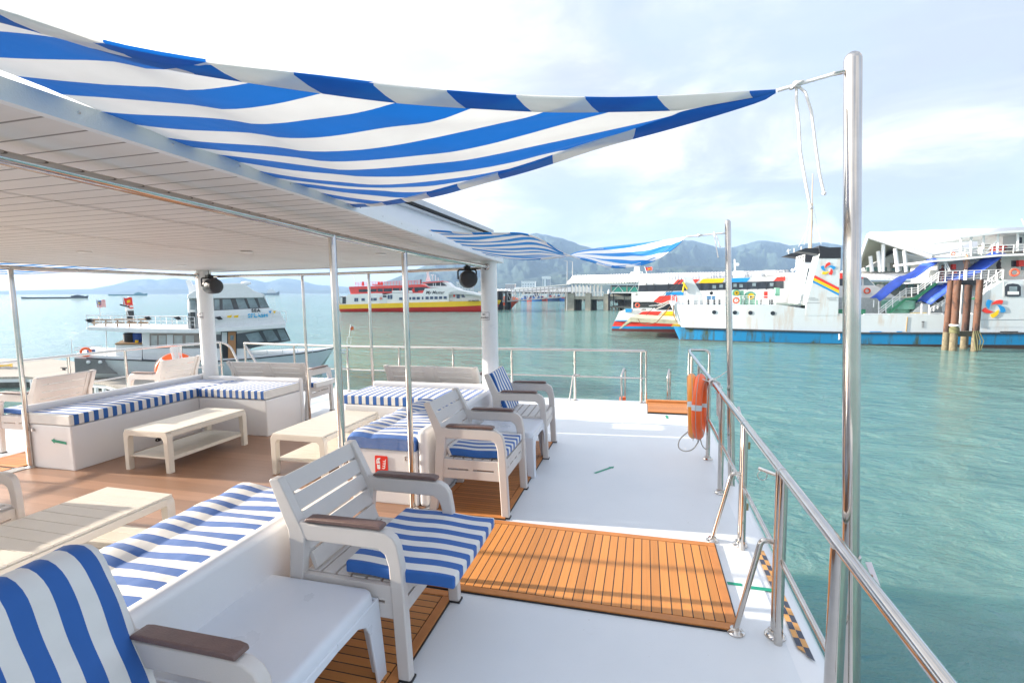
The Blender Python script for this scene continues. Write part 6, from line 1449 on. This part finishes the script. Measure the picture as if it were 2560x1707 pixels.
    for x, m in ((545, SBLK), (605, mat('drum_blue', (.03, .10, .40), .5))): c = B.P((x, 655), 1.2); MB().lathe([(.27, 0), (.28, .05), (.28, .52), (.22, .58), (0, .58)], (c[0], 1.4, c[1]), 16).build('drum', m, t)
    B.rect('yellow_can', SYEL, 588, 630, 612, 648, .7, .9); B.line('stern_post', SW, [[(362, 552), (368, 760)], [(362, 552), (640, 560)]], .025, d=.2); B.line('stern_pulpit', SG, [[(90, 620), (92, 760)], [(110, 690), (325, 672), (330, 760)], [(110, 705), (325, 700)]], .02, d=.2)
    c = B.P((200, 722), -.1); MB().tube([(c[0]+.19*math.cos(s), -.05, c[1]+.19*math.sin(s)) for s in [math.pi*2*k/18 for k in range(18)]], .055, 8, closed=True).build('lifebuoy', ORANGE, t)
    B.line('tender', mat('tender_blue', (.03, .12, .35), .5), [[(215, 720), (275, 712)]], .12, d=.3)
    B.poly('stern_flap', mat('grey_tender', (.16, .165, .17), .5, var=.1), [(112, 770), (348, 782), (372, 830), (452, 892), (120, 888)], -.14, -.04)
    for x in (222, 315): c = B.P((x, 800), -.2); MB().ball((c[0], -.2, c[1]), .09, 6).build('thruster_cap', SG, t)
    B.poly('name_lettering_backing', YW, [(1210, 402), (1215, 400), (1215, 540), (1210, 540)], .16, .2)
    a = B.P((1537, 397), 0); text('SEA', .25, INK, t, face_mat((a[0], .17, a[1]), (1, 0, .02), (0, 0, 1)), .02, bold=.006, spacing=1.2)
    a = B.P((1553, 437), 0); text('SPLASH', .29, mat('cyan_lettering', (.02, .42, .72), .5), t, face_mat((a[0], .17, a[1]), (1, 0, .01), (0, 0, 1)), .02, bold=.012, spacing=1.1)
    for x, m in ((1330, SYEL), (1382, SYEL), (1425, SG), (1648, SBLU), (1682, SYEL)): B.poly('bunting', m, [(x-22, 438), (x+20, 430), (x+12, 452), (x-18, 450)] if x < 1500 else [(x-14, 400), (x+12, 398), (x, 420)], -.12, -.08)
yacht()
def dock():
    WD = plank_mat('dock_boards', (.36, .33, .29), (.12, .11, .1), .14, .012, .8, .15)
    zt = -2.62; t = thing('floating_dock', tuple(ground(250, 945, zt)), 'grey planked floating dock between our boat and the white motor boat', 'dock', deck=False)
    P = [tuple(ground(u, v, zt))[:2] for u, v in ((-260, 898), (110, 896), (470, 930), (520, 968), (300, 968), (262, 957), (62, 941), (-260, 946))]
    MB().prism(P, zt-.12, zt, 'z').build('planking', WD, t, world=True, uv=lambda v: (v[0], v[1]))
    MB().prism([(Vector(p)+(Vector((-25, 21))-Vector(p))*.015)[:] for p in P], zt-.30, zt-.121, 'z').build('frame', SG, t, world=True)
    MB().prism([(Vector(p)+(Vector((-25, 21))-Vector(p))*.05)[:] for p in P], SEA-.3, zt-.301, 'z').build('float', CONCD, t, world=True)
    a, c = Vector(P[4]), Vector(P[6]); b = MB()
    for k in range(14): q = a.lerp(c, k/13); b.box(q.x-.06, q.x+.06, q.y-.06, q.y+.06, SEA-.1, zt-.12)
    b.build('edge_frame', SW, t, world=True, split=True)
    for u, v in ((160, 925), (278, 938), (420, 945)):
        g = ground(u, v, zt); c_ = thing('dock_cleat', tuple(g), {160: 'dark dock cleat left of the steel post', 278: 'dock cleat by the stern of the motor boat', 420: 'dock cleat behind the armchair in front of the lifebuoy'}[u], 'cleat', 'cleats on the dock', deck=False)
        MB().tube([(-.22, 0, .14), (0, 0, .15), (.22, 0, .14)], .04, 8).tube([(-.07, 0, 0), (-.07, 0, .14)], .04, 8).tube([(.07, 0, 0), (.07, 0, .14)], .04, 8).build('horn', SBLK, c_)
    for (u, v, vt, lb, L_, zb) in ((335, 860, 742, 'dock pile with white cone top and red letter C behind the motor boat', 'C', SEA), (494, 955, 737, 'tall black dock pile with white conical cap beside the left column', None, SEA)):
        g = ground(u, v if L_ is None else 905, SEA); r = ray(u, vt); k = (Vector((g.x, g.y, 0))-Vector((0, 0, 0))).dot(Vector((0, 1, 0)))/r.y; H = 1.8+r.z*k-SEA
        rr = (.205 if L_ is None else .23)*1.; s = thing('dock_pile', (g.x, g.y, SEA), lb, 'pile', 'black dock piles with white caps', deck=False)
        cap = H-.95 if L_ is None else H-1.0
        MB().lathe([(rr, -.5), (rr, cap)], (0, 0, 0), 24).build('shaft', mat('pile_black', (.03, .035, .042), .35), s); MB().lathe([(rr+.015, cap), (rr+.015, cap+.55), (rr*.75, cap+.75), (rr*.2, H), (0, H)], (0, 0, 0), 24).build('cap', SWHITE, s, ang=60)
        if L_:
            dv = Vector((-g.x, -g.y, 0)).normalized(); x = Vector((0, 0, 1)).cross(dv); m_ = Matrix((x, Vector((0, 0, 1)), x.cross(Vector((0, 0, 1))))).transposed().to_4x4(); m_.translation = dv*(rr+.03)+Vector((0, 0, cap+.30))+x*.06; text('C', .42, SRED, s, m_, .02, bold=.02)
    g = ground(10, 940, SEA+.1); s = thing('small_boat', tuple(g), 'small dark boat with a yellow rope at the far left edge', 'boat', deck=False, rz=.2)
    MB().lathe([(0, -1.6), (.3, -1.4), (.42, -.6), (.42, .8), (.3, 1.5), (0, 1.7)], (0, 0, .15), 14, 'x').build('hull', mat('grey_tender', (.16, .165, .17), .5), s); MB().tube([(.5*math.cos(q), .3*math.sin(q), .56+.02*q) for q in [i*.4 for i in range(30)]], .04, 6).build('rope_coil', SYEL, s)
dock()
def distant_ships():
    for (u, v, w, h, lb, m, style) in ((140, 746, 92, 9, 'long dark barge on the horizon at the far left', mat('far_barge', (.05, .06, .07), .7), 0), (321, 739, 62, 9, 'blue green coaster on the horizon above the flags', mat('far_teal', (.03, .22, .26), .6), 1), (676, 738, 38, 18, 'white ship with a mast far out right of the motor boat', mat('far_grey', (.20, .26, .30), .6), 2)):
        g = ground(u, v); dist = (g-EYE).length; s = dist/F_PX; L_ = w*s/2; H = h*s*.72; f = g-EYE; rz = math.atan2(f.y, f.x)-math.pi/2
        t = thing('distant_ship', tuple(g), lb, 'ship', 'ships far out on the water', rz=rz, deck=False); b = MB(); st = []
        for q, fl, up in ((-1, .6, .1), (-.8, 1, 0), (.6, 1, .0), (.85, .6, .2), (1, .05, .35)): st += [(q*L_, -6*fl, H*(.38+up)), (q*L_*.96, -5*fl, -1), (q*L_*.96, 5*fl, -1), (q*L_, 6*fl, H*(.38+up))]
        b.add(st, [(0, 1, 2, 3), (19, 18, 17, 16)]+[(i*4+j, (i+1)*4+j, (i+1)*4+(j+1) % 4, i*4+(j+1) % 4) for i in range(4) for j in range(4)]); b.build('hull', m, t)
        W2 = m if style < 2 else SW; a, c = ((.3, .75) if style == 1 else (-.3, .55) if style == 2 else (.45, .85))
        MB().box(a*L_, c*L_, -4, 4, H*.35, H*.75).build('superstructure', W2, t); MB().box((a+.1)*L_, (c-.1)*L_, -3, 3, H*.75, H*.95).build('bridge', W2, t)
        MB().tube([((a+c)/2*L_, 0, H*.7), ((a+c)/2*L_, 0, H*(1.3 if style < 2 else 1.25))], H*.03, 6).build('mast', W2, t)
distant_ships()
# ---- people on the vehicle ferry (tiny in the picture, whole figures all the same)
def person(loc, rz, label, top, legs, seated=False):
    t = thing('person', loc, label, 'person', rz=rz, deck=False)
    skin = mat('skin', (.35, .2, .13), .6); h = 1.68
    me = bpy.data.meshes.new('body')
    if seated: V = [(0, 0, .55), (0, -.02, .80), (0, 0, 1.08), (0, 0, 1.20), (0, -.02, 1.34), (-.19, 0, 1.04), (-.25, -.08, .80), (-.18, -.28, .68), (.19, 0, 1.04), (.25, -.08, .80), (.18, -.28, .68), (-.1, -.42, .55), (-.1, -.45, .08), (.1, -.42, .55), (.1, -.45, .08), (-.1, -.58, .05), (.1, -.58, .05)]
    else: V = [(0, 0, .92), (0, 0, 1.15), (0, 0, 1.40), (0, 0, 1.50), (0, -.02, 1.62), (-.2, 0, 1.36), (-.25, .03, 1.10), (-.24, -.08, .86), (.2, 0, 1.36), (.25, .03, 1.10), (.24, -.08, .86), (-.1, -.02, .50), (-.11, .02, .07), (.1, .03, .50), (.12, .08, .07), (-.12, -.13, .04), (.13, -.06, .04)]
    E_ = [(0, 1), (1, 2), (2, 3), (3, 4), (2, 5), (5, 6), (6, 7), (2, 8), (8, 9), (9, 10), (0, 11), (11, 12), (12, 15), (0, 13), (13, 14), (14, 16)]
    rad = [.15, .13, .14, .055, .10, .06, .042, .035, .06, .042, .035, .075, .05, .075, .05, .04, .04]
    me.from_pydata(V, E_, []); o = bpy.data.objects.new('body', me); COL.objects.link(o); o.parent = t
    me.skin_vertices or me.attributes
    md = o.modifiers.new('skin', 'SKIN'); 
    if not me.skin_vertices: 
        bpy.context.view_layer.objects.active = o; 
    for i, sv in enumerate(me.skin_vertices[0].data if me.skin_vertices else []): sv.radius = (rad[i], rad[i]); sv.use_root = (i == 0)
    o.modifiers.new('sub', 'SUBSURF').render_levels = 2
    me.materials.append(top); md.use_smooth_shade = True
    hz = V[4][2]+.03; MB().ball((0, V[4][1]+.005, hz+.03), .105, 8, (.9, 1, 1)).build('hair', mat('black_hair', (.02, .015, .012), .7), t); MB().ball((0, V[4][1]-.03, hz-.01), .092, 8, (.9, 1, 1.15)).build('face', skin, t)
    return t
_pl = Plane((3.7, 54.3), (31.1, 52.2)); _D = zoomer(4.479, 2130, 550)
def onship(x, y, d):
    a = _pl.q(*_D(x, y), d); w = _pl.o+_pl.x*a[0]+_pl.y*d; return (w.x, w.y, SEA+a[1])
person(onship(1630, 655, 1.5), .6, 'person in a dark shirt standing by the ferry stairs', mat('dark_shirt', (.05, .04, .04), .8), None)
person(onship(1000, 690, 1.4), -.5, 'person in dark clothes sitting at the head of the ferry stairs', mat('maroon_shirt', (.10, .02, .025), .8), None, True)
person(onship(1270, 600, 1.3), .2, 'person in a pale orange top on the ferry passenger deck', mat('pale_orange_shirt', (.65, .35, .22), .8), None)
# ---- hazy sea air: one closed box round everything
def haze():
    m = bpy.data.materials.new('haze'); m.use_nodes = True; t = m.node_tree
    for n in list(t.nodes): t.nodes.remove(n)
    o = nd(t, 'ShaderNodeOutputMaterial'); v = nd(t, 'ShaderNodeVolumePrincipled'); v.inputs['Density'].default_value = HAZE; v.inputs['Color'].default_value = (.42, .65, 1, 1); v.inputs['Anisotropy'].default_value = .0
    t.links.new(v.outputs[0], o.inputs['Volume'])
    b = MB().box(-9000, 9000, -600, 9000, -4.4, 500); ob = b.build('haze', m); ob['kind'] = 'stuff'; tag(ob, 'pale blue haze thickening towards the far hills', 'haze')
HAZE = 1.6e-4
haze()
# the moored boat rides at its own slight angle
for o in DECKSET: o.matrix_basis = DECK_T @ o.matrix_basis
